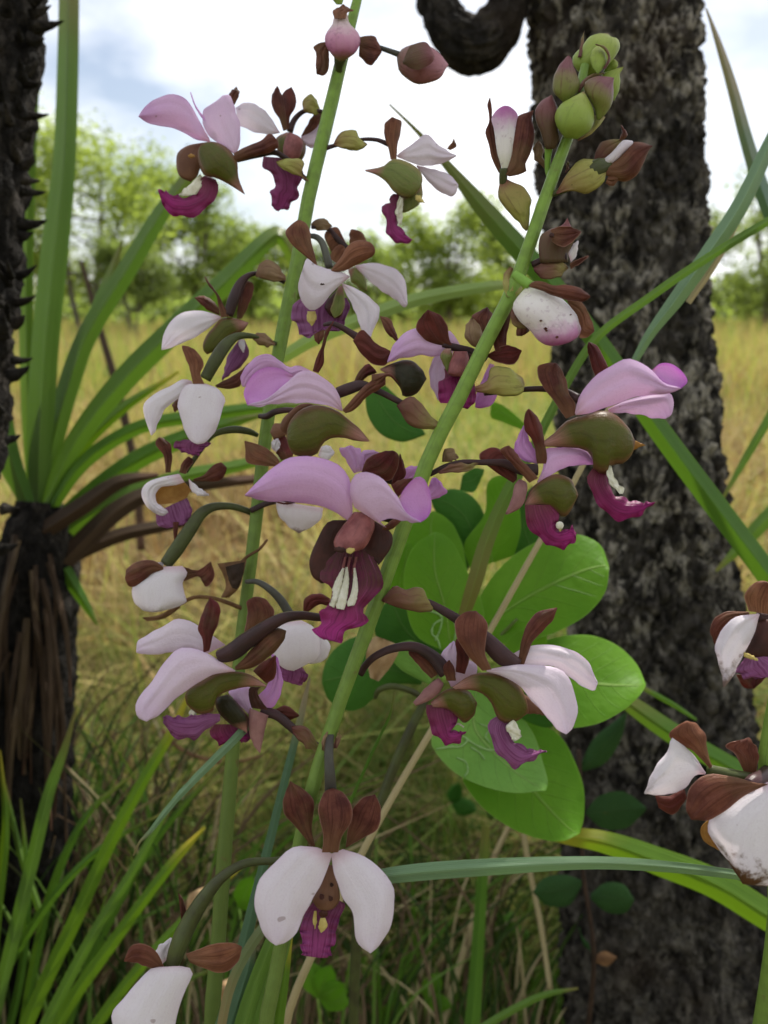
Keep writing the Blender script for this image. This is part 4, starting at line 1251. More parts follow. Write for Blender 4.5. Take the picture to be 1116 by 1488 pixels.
# F10: magenta flower under it
Z(180, 840, 3.72, D1 + .006)
f = flower(front, M['pedicel'], [(1085,960,0),(1060,925,-1),(1000,880,-1),(920,820,0),(820,740,0),(740,720,0)], [18,20,22,24,26,32], label='dark magenta flower hanging under the pale one at lower left')
bract([(905,800),(980,800),(1040,880),(1067,930)], [(915,842),(960,892),(1020,932),(1062,947)], 'bract_red', dz=(-3,-2))
petal([(720,642),(780,570),(800,470),(800,410),(830,430)], [(760,712),(812,692),(852,600),(862,550),(842,480),(832,430)], 1, dz=(0,1), bulge=2)
petal([(680,742),(620,680),(568,620),(640,590)], [(692,742),(692,680),(682,592),(642,590)], .55, dz=(0,2))
sepal([(690,702),(675,640),(682,592),(738,590)], [(782,712),(742,662),(722,610),(740,590)], M['pouch_brown'], dz=(-4,-4))
sepal([(698,502),(740,460),(820,418)], [(772,572),(817,532),(822,422)], SR, dz=(-2,-2))
sepal([(810,712),(880,690),(947,742)], [(820,742),(890,767),(947,746)], SR, dz=(2,2))
pouch([(660,832),(560,780),(498,700),(500,650),(560,628)], [(667,842),(672,760),(622,680),(564,630)], 'pouch_dark', dz=(-3,-3))
POD('spur', M['spur'], [(680,702),(670,800),(700,900),(735,947)], [(782,742),(762,820),(747,900),(737,947)], dz=(-2,-2))
lip([(490,790),(465,830),(520,902),(600,872),(660,870)], [(610,790),(640,830),(672,850),(662,872)], .0, dz=(1,0))
lip([(600,800),(600,860),(640,885)], [(690,830),(680,870),(642,886)], .3, dz=(1,1))

# F11: white flower at the bottom, seen from above
Z(340, 1040, 3.915, D1 - .004)
f = flower(front, M['pedicel_grey'], [(560,60,8),(548,110,3),(540,220,0),(545,330,-1),(550,420,0),(548,560,2),(545,720,2)], [20,22,26,30,34,34,30], ribs=.1, label='white flower at the bottom with three upright brown sepals')
bract([(500,195),(500,140),(545,68)], [(522,205),(532,150),(547,70)], 'bract_tan', dz=(1,3))
bract([(563,185),(575,130),(600,83)], [(587,185),(607,130),(602,83)], 'bract_red', dz=(2,3))
sepal([(500,777),(510,690),(485,580),(480,520),(520,430),(560,413)], [(592,777),(612,690),(667,600),(672,530),(622,440),(562,413)], SE, dz=(-5,-2), bulge=2.5)
sepal([(440,742),(360,640),(288,560),(280,490),(320,373)], [(462,742),(440,640),(457,520),(432,450),(322,373)], SE, dz=(0,0), bulge=2.2)
sepal([(635,752),(650,640),(680,520),(740,465),(800,448)], [(652,742),(740,692),(812,652),(838,560),(827,500),(802,448)], SE, dz=(0,0), bulge=2.2)
petal([(470,750),(340,745),(250,820),(143,940),(118,1080),(150,1200),(200,1280),(240,1306)], [(560,785),(512,920),(442,1050),(392,1150),(352,1240),(292,1290),(242,1306)], .06, dz=(-3,-9), bulge=4)
petal([(553,785),(570,900),(620,1030),(680,1130),(685,1240),(720,1310),(775,1351)], [(620,760),(740,800),(842,880),(907,980),(912,1080),(882,1220),(822,1310),(777,1351)], .06, dz=(-3,-9), bulge=4)
lip([(450,1060),(400,1130),(378,1220),(390,1366)], [(600,1050),(632,1080),(592,1170),(582,1240),(540,1382)], .35, dz=(4,2), bulge=1.0)
col11 = POD('column', M['column_tan'], [(530,850),(490,960),(448,1050),(480,1100),(520,1112)], [(562,850),(592,960),(602,1050),(562,1100),(522,1112)], dz=(2,0), flat=.5)
for x_, y_, r_ in ((500, 1030, 17), (550, 1040, 15), (556, 962, 12)):
    DRAPE('fleck', M['pouch_brown'], [(x_-r_*.8,y_),(x_-r_*.5,y_-r_),(x_+r_*.7,y_-r_*.6)], [(x_-r_*.6,y_+r_*.8),(x_+r_*.2,y_+r_),(x_+r_*.8,y_+r_*.3)], col11, .0, nu=8, nv=5, lump=.05)
POD('callus', M['anther'], [(492,1150),(480,1200),(495,1235)], [(520,1150),(532,1200),(497,1236)], dz=(0,0), flat=.4)
POD('stigma', M['pouch_brown'], [(480,1118),(505,1106),(535,1116)], [(486,1140),(505,1150),(532,1138)], dz=(0,0), flat=.4, nu=10)
POD('callus', M['anther'], [(455,1110),(448,1170),(460,1215)], [(470,1110),(472,1170),(462,1215)], dz=(1,1), flat=.4)

# F12: white flower cut by the lower edge
Z(140, 1200, 3.986, D1 + .01)
f = flower(front, M['pedicel_green'], [(1140,190,6),(1020,205,4),(860,220,1),(740,290,0),(640,400,0),(540,560,0),(480,690,-1),(440,810,-1)], [20,20,24,30,40,50,52,40], ribs=.08, label='white flower hanging at the lower left edge of the spike')
petal([(400,822),(330,824),(290,850),(240,900),(150,1010),(88,1085),(105,1180),(140,1290),(200,1400)], [(450,815),(520,815),(560,835),(550,880),(512,960),(472,1080),(442,1200),(380,1330),(210,1410)], .02, dz=(-4,-10), bulge=5)
petal([(380,802),(340,760),(343,720),(430,648)], [(422,762),(452,720),(462,680),(432,648)], .02, dz=(2,3))
sepal([(400,832),(340,720),(290,690),(210,688),(160,782)], [(392,842),(300,817),(220,792),(162,786)], SE, dz=(-3,-5), bulge=2)
sepal([(520,742),(600,712),(680,683),(800,680),(842,700)], [(542,792),(620,822),(740,852),(822,782),(844,704)], ST, dz=(-2,-2), bulge=2)
sepal([(470,642),(490,560),(480,440),(475,390)], [(502,622),(527,520),(502,430),(477,390)], SR, dz=(5,5))

# ============ the spike behind, on the left
D2 = 0.258
Z(0, 0, 1, D2)
STEM2 = [(540,-90),(524,-20),(514,20),(497,85),(478,165),(463,225),(448,290),(432,380),(413,470),(397,560),(384,650),(374,740),(363,830),(352,920),(343,1020),(336,1120),(326,1240),(316,1380),(308,1500)]
SR2 = [6,7,8,10,11,11,11,11,11,10.5,10.5,10.5,10,10.5,11,11,12,12,13]
base2 = np.array((W((308, 1500))[0] - .008, 0.31, 0.0))
back = thing('orchid_spike', tuple(base2), 'paler orchid spike behind on the left with white drooping flowers', 'orchid', 'orchid flower spikes')
cur.par = back
TUBE('stem', M['stem'], STEM2, [q * .9 for q in SR2], n=80, ns=16, world_ext=np.array([W((308, 1500)) * .5 + base2 * .5, base2]), wob=.05)

# top buds
Z(340, 0, 5.58, D2)
f = flower(back, M['pedicel_green'], [(860,600,0),(850,540,-3),(860,480,-5),(870,430,-6)], [24,34,50,60], name='bud', label='pink and cream bud at the top edge')
POD('petal', M['bud_pink'], [(870,60),(812,130),(802,190),(738,290),(745,370),(800,450),(850,500)], [(880,60),(922,120),(932,180),(1002,260),(1022,350),(992,420),(930,470),(870,500)], flat=.85, dz=(-6,-6))
sepal([(815,150),(800,90),(850,60),(885,35)], [(905,150),(922,100),(972,85),(930,65),(887,35)], ST, dz=(-9,-6))
sepal([(745,340),(690,350),(643,385),(665,430),(663,530),(670,602)], [(762,380),(772,450),(767,560),(735,612),(672,602)], SE, dz=(-4,-4))
Z(180, 0, 2.232)
sepal([(765,120),(812,118),(836,165)], [(762,182),(800,212),(836,170)], SE, dz=(-2,-3), bulge=1)
POD('bract', M['bud_green'], [(690,15),(672,-10),(690,-40)], [(708,15),(712,-10),(692,-40)], dz=(-6,-5))
f = flower(back, M['pedicel_grey'], [(725,100,0),(770,135,1),(830,155,0),(895,178,0)], [6,6,7,9], name='bud', label='round dusky rose bud on a thin stalk near the dark limb')
POD('petal', M['bud_rose'], [(885,185),(900,160),(960,140),(1010,160),(1052,208)], [(885,190),(895,235),(950,272),(1020,257),(1052,212)], flat=.85, dz=(0,0))
S('sepal', M['bud_maroon'], [(905,200),(930,150),(980,138),(1007,180)], [(905,207),(950,227),(1000,202),(1008,184)], dz=(-9,-9), bulge=3)

# L1: upper left pink flower
Z(340, 120, 5.58, D2)
f = flower(back, M['pedicel'], [(600,795,0),(540,740,-1),(480,660,-2),(420,612,-2),(330,565,-2),(200,575,-2),(20,610,-2)], [18,18,18,20,22,30,34], label='pink flower with a magenta lip, uppermost on the left')
bract([(600,788),(547,730),(572,660),(520,613),(430,618),(340,640)], [(605,805),(520,752),(430,722),(370,682),(340,643)], 'bract', dz=(-3,-4))
sepal([(0,572),(120,510),(220,470),(290,413),(352,470)], [(0,642),(150,602),(300,562),(357,522),(352,474)], SE, dz=(-6,-6), bulge=3)
Z(180, 100, 5.58)
petal([(690,562),(600,400),(540,290),(480,230),(380,205),(270,240),(170,310),(118,387)], [(700,592),(580,572),(480,512),(330,467),(200,442),(120,389)], .62, dz=(-2,-9), bulge=4)
petal([(905,697),(800,627),(690,540),(640,440),(650,330),(720,290)], [(907,697),(942,600),(942,480),(905,330),(850,213),(800,218)], .42, dz=(-5,0), bulge=2)
fold([(690,480),(600,350),(565,280),(538,188)], [(700,500),(660,400),(590,310),(540,188)], .9, dz=(-3,2), bulge=.8)
sepal([(878,272),(850,210),(912,145)], [(897,292),(937,200),(914,145)], SE, dz=(4,5))
pouch([(980,1012),(930,880),(917,740),(820,630),(720,590),(640,598)], [(980,1020),(860,942),(740,882),(650,862),(603,760),(600,660),(638,600)], 'pouch', flat=.5, dz=(-5,-6))
POD('lip_lobe', M['column_tan'], [(640,598),(520,620),(440,680),(423,760),(450,870),(540,917)], [(645,602),(642,700),(622,800),(602,862),(542,919)], dz=(0,2), flat=.4)
POD('anther', M['ochre'], [(518,700),(545,688),(580,702)], [(522,714),(550,726),(580,710)], dz=(-4.4,-4.4), flat=.4, nu=10)
lip([(660,865),(742,900),(772,970),(742,1060),(650,1140),(560,1197),(480,1202),(400,1192),(330,1120),(288,1050),(283,990)], [(620,890),(620,980),(560,1030),(480,1035),(400,1020),(330,985),(285,988)], dz=(-3,-6), frill=1.0)
callus([(620,850),(540,930),(440,1022)], [(652,900),(622,980),(560,1032),(442,1028)], dz=(-3,-4))

# L2: flower beside it, from below
Z(340, 120, 5.58, D2 + .012)
f = flower(back, M['pedicel'], [(710,235,-4),(640,225,-2),(560,235,0),(490,300,0),(452,395,0)], [16,16,18,22,26], label='flower with two upright sepals touching the upper left bloom')
bract([(562,228),(553,160),(600,98),(640,100),(692,190),(702,232)], [(562,232),(610,252),(660,262),(702,240)], 'bract', dz=(-3,-3))
petal([(370,402),(320,320),(240,220),(140,163),(60,175),(13,202)], [(372,407),(300,422),(200,407),(100,377),(40,332),(15,212)], .08, dz=(0,2), bulge=2.5)
petal([(545,442),(620,390),(695,340),(720,330)], [(547,452),(600,522),(660,532),(720,520)], .25, dz=(0,3), bulge=2)
sepal([(400,392),(370,300),(313,200),(305,110),(350,28)], [(432,382),(422,280),(407,180),(393,110),(352,28)], SE, dz=(-2,-2), bulge=2)
sepal([(400,392),(405,280),(393,150),(400,80),(465,36)], [(452,372),(452,280),(502,190),(497,100),(467,36)], SR, dz=(-1,1), bulge=2)
sepal([(545,432),(590,350),(650,260),(712,230)], [(547,438),(640,392),(702,322),(714,272)], SE, dz=(-1,1))
pouch([(430,402),(380,420),(343,450),(340,520),(390,602),(430,662)], [(430,402),(520,440),(572,480),(582,560),(540,642),(432,662)], 'pouch', dz=(-2,-2), flat=.7)
POD('column', M['column'], [(440,405),(410,470),(400,560),(430,640)], [(460,405),(545,450),(560,520),(520,620),(440,645)], dz=(-6,-6), flat=.6)
lip([(240,600),(233,690),(280,722),(332,780),(325,850),(293,870),(310,920),(298,990),(350,1036)], [(520,620),(562,740),(540,810),(520,850),(527,910),(470,980),(440,1022),(352,1036)], .25, dz=(1,0), frill=.8)

# L3: flower on the right against the sky
Z(480, 140, 5.58, D2)
f = flower(back, M['pedicel'], [(-80,440,0),(0,410,0),(100,385,-1),(260,350,-1),(380,355,-1),(470,390,-1)], [18,17,14,14,16,20], label='flower with a green pouch against the white sky, right of its stem')
bract([(25,385),(60,320),(130,268),(200,285),(250,350),(302,385)], [(25,392),(100,422),(200,442),(270,422),(302,390)], 'bract', dz=(-2,-2))
sepal([(490,512),(465,400),(438,320),(445,220),(500,168)], [(537,512),(542,410),(567,300),(574,205),(502,168)], ST, dz=(-4,-4), bulge=2)
petal([(540,482),(600,430),(700,360),(760,310),(800,310),(860,380),(930,430),(1022,480)], [(545,492),(640,532),(740,562),(880,552),(960,522),(1022,484)], .1, dz=(-2,-4), bulge=3)
petal([(700,560),(780,580),(900,605),(980,650),(1037,715)], [(702,567),(770,662),(860,752),(930,797),(1000,807),(1037,722)], .12, dz=(0,-1), bulge=2)
sepal([(945,422),(985,375),(1000,343)], [(972,437),(1022,405),(1002,343)], ST, dz=(4,4), bulge=.6)
pouch([(283,595),(380,580),(440,560),(490,515),(560,508),(680,560),(740,620),(747,700),(700,782)], [(283,607),(380,642),(460,702),(510,772),(560,802),(640,817),(700,787)], 'pouch_green', dz=(-4,-5), flat=.55)
POD('lip_lobe', M['pouch_green'], [(570,800),(578,900),(590,947),(640,922)], [(742,690),(747,800),(732,860),(682,907),(642,923)], dz=(-1,-1), flat=.4)
POD('anther', M['anther'], [(690,800),(720,800),(768,862)], [(690,840),(730,862),(768,865)], dz=(-5,-5), flat=.6)
lip([(510,790),(473,830),(480,870),(428,880),(433,960),(450,1050),(470,1130),(510,1172),(580,1197),(662,1170)], [(580,800),(560,880),(540,950),(555,1040),(600,1110),(640,1140),(662,1168)], .1, dz=(-2,-4), frill=.9)
callus([(560,805),(528,930),(558,1040)], [(592,830),(582,960),(577,1030),(562,1045)], dz=(-4,-4))

# L4: white flower in front of the stem
Z(400, 300, 5.58, D2 - .02)
f = flower(back, M['pedicel_grey'], [(235,290,14),(290,240,6),(370,275,0),(412,390,-2),(440,500,-2)], [18,20,26,30,32], ribs=.1, label='white flower with tan sepals in front of the left stem')
sepal([(340,482),(240,400),(120,290),(83,210),(160,125),(190,110)], [(343,487),(322,400),(292,290),(277,190),(242,130),(192,110)], ST, dz=(-2,0), bulge=2.5)
sepal([(450,522),(540,400),(600,310),(700,273),(790,310),(810,360)], [(460,532),(560,522),(640,482),(740,432),(800,392),(810,364)], ST, dz=(-5,-6), bulge=2.5)
petal([(600,565),(540,535),(430,508),(330,475),(260,428),(230,495)], [(600,572),(530,632),(440,722),(380,802),(300,842),(210,762),(188,640),(228,500)], .06, dz=(-4,-8), bulge=3.5)
petal([(540,622),(640,660),(760,730),(835,800),(847,870),(800,990),(770,1072)], [(545,642),(600,762),(660,882),(700,1002),(740,1062),(768,1073)], .06, dz=(-4,-6), bulge=2.5)
pouch([(540,640),(450,732),(398,810),(420,862),(470,902)], [(545,640),(562,740),(552,850),(520,902),(472,907)], 'pouch_brown', dz=(1,1))
pouch([(510,650),(470,760),(450,850),(480,905)], [(545,640),(562,740),(552,850),(482,907)], 'pouch_green', dz=(-1,-1), flat=.4)
lip([(200,752),(138,800),(133,870),(160,952),(200,1032),(250,1062),(350,1002)], [(580,740),(602,800),(572,922),(520,1002),(440,972),(352,1004)], .85, dz=(4,2), frill=1.0)
POD('callus', M['anther'], [(262,850),(255,910),(290,968)], [(325,850),(335,910),(300,968)], dz=(0,0), flat=.4)
sepal([(310,1012),(320,1082),(350,1117)], [(402,1002),(392,1062),(352,1117)], SE, dz=(2,2))
POD('fleck', M['spot'], [(362,628),(380,622),(402,632)], [(364,634),(384,638),(402,636)], dz=(-10.5,-10.5), flat=.3, nu=8)

# L4b: its neighbour behind
Z(400, 300, 5.58, D2 + .01)
f = flower(back, M['pedicel'], [(300,170,-4),(400,170,0),(440,190,0),(500,260,-1),(570,330,-1),(640,420,0)], [14,16,20,24,26,28], label='white flower behind the stem with one large petal at right')
bract([(290,140),(320,113),(380,98),(450,140),(462,160)], [(290,162),(340,192),(400,192),(450,172),(462,164)], 'bract_tan', dz=(-3,-3))
sepal([(450,362),(398,230),(440,180),(500,168),(540,230),(577,310)], [(470,372),(540,382),(570,332),(578,314)], ST, dz=(0,0), bulge=2)
sepal([(440,420),(470,350),(530,310),(560,330)], [(520,480),(560,430),(570,360),(562,330)], ST, dz=(-4,-4), bulge=1.5)
sepal([(600,302),(612,190),(660,193)], [(742,277),(702,210),(662,193)], ST, dz=(2,2))
petal([(650,480),(760,460),(880,470),(1000,530),(1050,600),(1072,790)], [(655,492),(760,602),(880,692),(980,762),(1050,817),(1072,794)], .1, dz=(0,-3), bulge=4)
pouch([(590,510),(650,490),(720,560),(745,650)], [(595,540),(620,610),(700,672),(743,692)], 'pouch_green', dz=(1,1))

# L5: white flower at left
Z(200, 380, 4.96, D2)
f = flower(back, M['pedicel'], [(1060,150,4),(960,100,2),(860,85,0),(800,100,-1),(740,160,-2),(690,280,-3),(655,390,-3)], [16,15,15,20,32,40,34], label='white flower on a dark arched stalk at the left')
petal([(600,397),(520,370),(400,353),(300,380),(220,460),(180,560),(173,637)], [(602,407),(520,472),(440,532),(330,582),(240,622),(175,637)], .03, dz=(-3,-8), bulge=3.5)
sepal([(590,387),(500,345),(410,262)], [(588,342),(540,282),(480,248),(412,260)], SE, dz=(1,2))
sepal([(600,402),(580,300),(560,230),(510,170),(483,110)], [(662,397),(622,320),(582,240),(522,160),(487,110)], SE, dz=(-4,-3))
sepal([(715,412),(725,300),(750,180),(790,138)], [(752,412),(802,310),(837,200),(832,160),(792,138)], SE, dz=(0,1), bulge=2)
pouch([(798,440),(700,408),(610,410),(540,480),(480,560),(473,640),(500,670)], [(798,447),(760,502),(680,532),(640,582),(560,642),(502,670)], 'pouch', dz=(-3,-2), flat=.5)
lip([(735,560),(650,680),(620,800),(608,852)], [(772,565),(802,660),(742,760),(680,802),(610,857)], .9, dz=(4,4), frill=.3)
S('petal', PT, [(735,560),(728,600),(760,655)], [(768,562),(775,610),(764,656)], tint=0, dz=(2,2))
Z(180, 300, 2.325)
bract([(445,230),(460,193),(500,183),(547,235)], [(445,237),(500,252),(547,250)], 'bract_tan', dz=(-2,-2))

# L6: white flower below it
Z(200, 380, 4.96, D2 - .012)
f = flower(back, M['pedicel_green'], [(1060,600,14),(990,590,10),(840,540,2),(720,540,0),(640,600,-2),(560,720,-4),(490,850,-4)], [16,16,18,28,42,46,40], ribs=.08, label='white flower with two hanging petals on a thick green stalk')
petal([(390,862),(330,848),(230,900),(100,970),(48,1020),(50,1120),(98,1252)], [(397,882),(300,982),(200,1062),(152,1152),(122,1232),(100,1252)], .02, dz=(-1,-4), bulge=3)
petal([(480,880),(360,890),(308,950),(288,1040),(310,1120),(340,1220),(380,1290),(430,1316)], [(500,885),(582,920),(632,990),(612,1060),(582,1170),(532,1260),(482,1305),(432,1316)], .02, dz=(-4,-10), bulge=4.5)
sepal([(400,882),(370,760),(340,680),(318,608),(360,613)], [(482,882),(452,810),(477,740),(452,680),(402,630),(362,611)], ST, dz=(-5,-4), bulge=2)
sepal([(560,892),(640,850),(740,790),(800,730)], [(570,907),(680,917),(742,892),(752,830),(802,735)], SE, dz=(0,1), bulge=2)
lip([(340,1282),(263,1310),(280,1352),(360,1382),(400,1392)], [(480,1292),(527,1310),(472,1352),(442,1390),(402,1397)], .5, dz=(1,1))
bract([(830,540),(870,508),(930,530),(992,590)], [(830,562),(880,602),(940,612),(992,602)], 'bract_tan', dz=(2,7))
POD('column', M['column_tan'], [(290,985),(250,1030),(262,1080)], [(300,1000),(295,1060),(270,1088)], dz=(2,2))

# L7: cream wilting flower
Z(160, 600, 4.292, D2 - .006)
f = flower(back, M['pedicel_green'], [(920,140,8),(860,115,6),(760,105,3),(640,140,2),(560,240,1),(470,370,0)], [14,22,24,18,16,15], label='wilting cream flower with an ochre throat, glowing in the light')
sepal([(345,372),(335,270),(283,190),(300,153)], [(377,372),(387,260),(372,190),(322,155),(302,153)], SE, dz=(0,1), bulge=1.6)
sepal([(430,372),(450,310),(490,273),(512,288)], [(472,382),(492,340),(517,310),(514,290)], SE, dz=(-1,0), bulge=1)
sepal([(520,412),(580,390),(640,330),(690,308),(727,340)], [(520,424),(600,427),(690,417),(722,370),(727,344)], SE, dz=(0,-1), bulge=2)
petal([(430,380),(330,400),(240,430),(198,480),(208,550),(260,612),(330,642),(360,622)], [(465,432),(400,452),(320,462),(285,502),(285,542),(300,572),(350,602),(362,620)], 0, dz=(-3,-6), bulge=3, age=.3)
petal([(490,410),(560,470),(617,510)], [(500,472),(540,512),(617,517)], 0, dz=(-2,-5), bulge=1.5, age=.3)
S('throat', M['ochre'], [(460,425),(320,455),(275,520),(300,565)], [(505,480),(470,532),(390,562),(305,568)], dz=(2,2), bulge=-1)
lip([(285,620),(300,702),(350,717),(420,702)], [(480,530),(512,620),(482,682),(422,702)], .8, dz=(2,1), frill=.3)
S('sepal', SR, [(392,680),(395,740),(402,812)], [(430,680),(420,740),(418,812)], dz=(0,0), bulge=.6)

# L8: drooping closed flower
Z(160, 600, 4.292, D2 - .006)
f = flower(back, M['pedicel_green'], [(905,640,8),(860,615,6),(760,585,4),(640,590,1),(570,630,0),(500,730,-2),(420,850,-3),(350,945,-3)], [18,20,22,28,36,42,44,38], ribs=.08, label='nodding closed white flower with a round maroon sepal')
petal([(330,960),(240,1010),(138,1090),(150,1172),(210,1232),(280,1242)], [(450,955),(482,1000),(452,1060),(462,1130),(477,1172),(380,1222),(282,1242)], 0, dz=(-4,-6), bulge=7, age=.25)
sepal([(330,960),(270,920),(170,928),(108,970),(93,1030)], [(332,982),(260,1002),(190,1072),(120,1082),(95,1040)], SE, dz=(-5,-5), bulge=3)
sepal([(460,960),(540,980),(627,928)], [(460,1052),(560,1022),(600,1087),(652,1020),(629,930)], SE, dz=(-1,0), bulge=1.5)
petal([(280,960),(275,940),(330,930)], [(320,965),(332,950),(334,932)], 0, dz=(1,1), bulge=.5)
# withered flower
f = flower(back, M['dead'], [(980,790,0),(930,850,1),(850,900,0),(800,960,0)], [8,9,10,14], name='withered_flower', label='withered brown flower hanging by the left stem')
S('husk', M['dead'], [(668,940),(702,1000),(722,1082),(690,1152)], [(852,918),(832,1000),(802,1092),(742,1152)], dz=(0,-2), bulge=3, rough=1.2)
S('husk', M['dead_dark'], [(720,960),(740,1040),(760,1090)], [(840,930),(820,1040),(790,1100)], dz=(-4,-4), bulge=1, rough=1)
Z(160, 600, 4.292, D2 - .004)
TUBE('twig', M['dead'], [(370,1250,0),(420,1205,0),(520,1152,0),(640,1155,0),(800,1210,2),(840,1230,4)], [9,11,12,12,14,12], parent=back)
S('twig_husk', M['dead'], [(200,1275),(300,1262),(420,1195)], [(230,1300),(330,1285),(440,1215)], dz=(0,0), bulge=1.5, parent=back, rough=.8)

# L9, L10, L12: wilted white flowers half hidden behind the front spike
Z(340, 640, 3.72, D2 - .005)
f = flower(back, M['pedicel'], [(90,380,2),(180,340,2),(260,320,0),(330,330,0)], [16,16,22,30], label='white wilting flower hidden under the main pink petal')
POD('petal', PT, [(225,325),(240,400),(290,462),(350,502)], [(482,365),(472,420),(430,462),(352,502)], tint=.0, age=.75, dz=(0,-1), flat=.6)
sepal([(220,325),(260,335),(318,338)], [(235,338),(270,346),(318,342)], SR, dz=(-5,-5), bulge=.6)
Z(340, 460, 5.073, D2 - .008)
f = flower(back, M['pedicel'], [(190,735,5),(245,735,2),(300,705,0),(400,690,0),(470,700,0)], [18,24,24,22,20], label='brown and violet flower half hidden beside the left stem')
sepal([(78,918),(85,1000),(95,1077),(200,1097),(330,1107)], [(82,916),(200,950),(280,1000),(332,1060),(337,1102)], ST, dz=(-2,-4), bulge=2)
POD('lip_pouch', M['sepal_red'], [(290,900),(310,1000),(350,1060)], [(380,880),(440,1000),(432,1035)], dz=(2,0))
petal([(275,970),(280,920),(320,900)], [(310,1000),(342,950),(326,900)], 0, dz=(-1,-1), bulge=1)
POD('sepal', M['column_tan'], [(265,850),(300,790),(400,790)], [(290,900),(380,880),(410,800)], dz=(0,0), flat=.5)
petal([(640,960),(700,950),(740,1000)], [(620,1030),(690,1060),(740,1005)], 0, dz=(4,4), bulge=1.5)
Z(180, 840, 3.72, D2 - .02)
f = flower(back, M['pedicel_grey'], [(660,20,8),(720,20,6),(790,60,4),(850,120,4),(900,200,4)], [12,16,20,24,26], label='white wilting flower with specks behind the long arched stalk')
POD('petal', PT, [(880,238),(815,275),(800,400),(870,492),(920,502)], [(960,228),(1032,270),(1062,340),(1050,430),(990,467),(922,500)], tint=0, dz=(-2,-2), flat=.65, cap=11)
POD('petal', PT, [(1030,300),(1010,380),(1000,460)], [(1080,310),(1117,370),(1080,445),(1005,466)], tint=0, dz=(0,0), flat=.6)
lip([(830,430),(850,540),(890,562)], [(950,470),(992,520),(962,577),(892,562)], .6, dz=(4,4))
sepal([(650,292),(670,180),(663,130),(700,103)], [(760,242),(812,200),(792,140),(742,103),(702,103)], SE, dz=(2,3), bulge=2)
sepal([(970,182),(978,110),(1060,83),(1112,110)], [(990,187),(1060,142),(1117,150),(1113,114)], SR, dz=(-4,-4), bulge=2)

# ============ the spike cut by the right edge
D3 = 0.192
Z(900, 820, 2.977, D3)
base3 = np.array((W((640, 1500))[0] + .02, 0.22, 0.0))
right = thing('orchid_spike', tuple(base3), 'fading orchid spike cut off by the right edge, petals browned', 'orchid', 'orchid flower spikes')
cur.par = right
TUBE('stem', M['stem'], [(790,-620,6),(782,-400,5),(760,-100,4),(735,150,4),(700,450,3),(655,720,3),(632,860,3),(640,1000,9),(660,1200,14),(680,1500,14)], [4,20,28,32,34,34,34,34,34,36], n=60, ns=16,
     world_ext=np.array([W((680, 1500)) * .5 + base3 * .5, base3]))
f = flower(right, M['pedicel'], [(730,200,2),(690,215,0),(640,230,0),(600,225,0)], [20,22,26,24], label='folded white and maroon flower at the right edge, upper')
sepal([(560,202),(543,130),(600,73),(660,80)], [(690,222),(722,150),(662,80)], ST, dz=(-2,-3), bulge=2)
sepal([(560,205),(450,210),(393,270),(410,342)], [(562,217),(480,252),(432,302),(412,346)], SE, dz=(-1,-1), bulge=2)
petal([(600,215),(500,230),(440,290),(413,370),(440,460),(450,532)], [(605,217),(582,300),(532,400),(492,482),(452,532)], .03, age=.8, dz=(-4,-7), bulge=3)
pouch([(600,238),(558,340),(540,400),(600,422)], [(760,240),(780,340),(700,422),(602,422)], 'pouch_brown', dz=(1,0))
lip([(540,408),(503,470),(560,492),(640,482)], [(640,398),(722,420),(702,482),(642,487)], .75, dz=(-3,-4))
sepal([(505,478),(540,532),(580,537)], [(650,468),(612,512),(582,537)], SR, dz=(1,1))
POD('callus', M['anther'], [(538,380),(570,390),(600,410)], [(538,400),(570,412),(600,418)], dz=(-5,-5))
f = flower(right, M['pedicel_green'], [(632,935,2),(560,925,0),(470,905,-1),(385,888,-1)], [26,24,22,22], label='white flower with a curled brown sepal at the right edge, middle')
petal([(372,900),(300,800),(225,748),(213,800),(160,870),(108,990)], [(372,907),(330,912),(280,972),(180,997),(110,993)], .0, age=.25, dz=(-2,-6), bulge=3)
sepal([(392,882),(310,800),(250,772),(213,740),(250,700),(290,678)], [(402,872),(382,820),(372,740),(332,690),(292,678)], ST, dz=(-3,-4), bulge=3)
sepal([(155,1000),(220,1000),(280,968)], [(170,1052),(230,1082),(292,1012)], SR, dz=(2,2))
sepal([(540,902),(500,820),(458,785),(560,750)], [(592,902),(602,810),(562,750)], SE, dz=(2,2))
f = flower(right, M['pedicel'], [(640,900,2),(610,930,-2),(580,945,-4),(560,960,-5)], [30,34,34,30], label='large white petalled flower with brown rot, lowest at the right edge')
sepal([(600,950),(480,918),(390,908),(310,958),(288,1050),(310,1102)], [(645,950),(540,1002),(450,1072),(380,1107),(312,1104)], SE, dz=(-7,-9), bulge=3)
petal([(640,943),(500,1010),(400,1080),(383,1150),(430,1230),(480,1300),(530,1372)], [(900,930),(950,1100),(880,1300),(760,1372),(640,1392),(532,1382)], .0, age=1.0, dz=(-6,-8), bulge=8)
S('petal_edge', M['ochre'], [(392,1100),(353,1140),(363,1192),(430,1237)], [(402,1120),(392,1172),(432,1237)], dz=(0,0), bulge=.8)
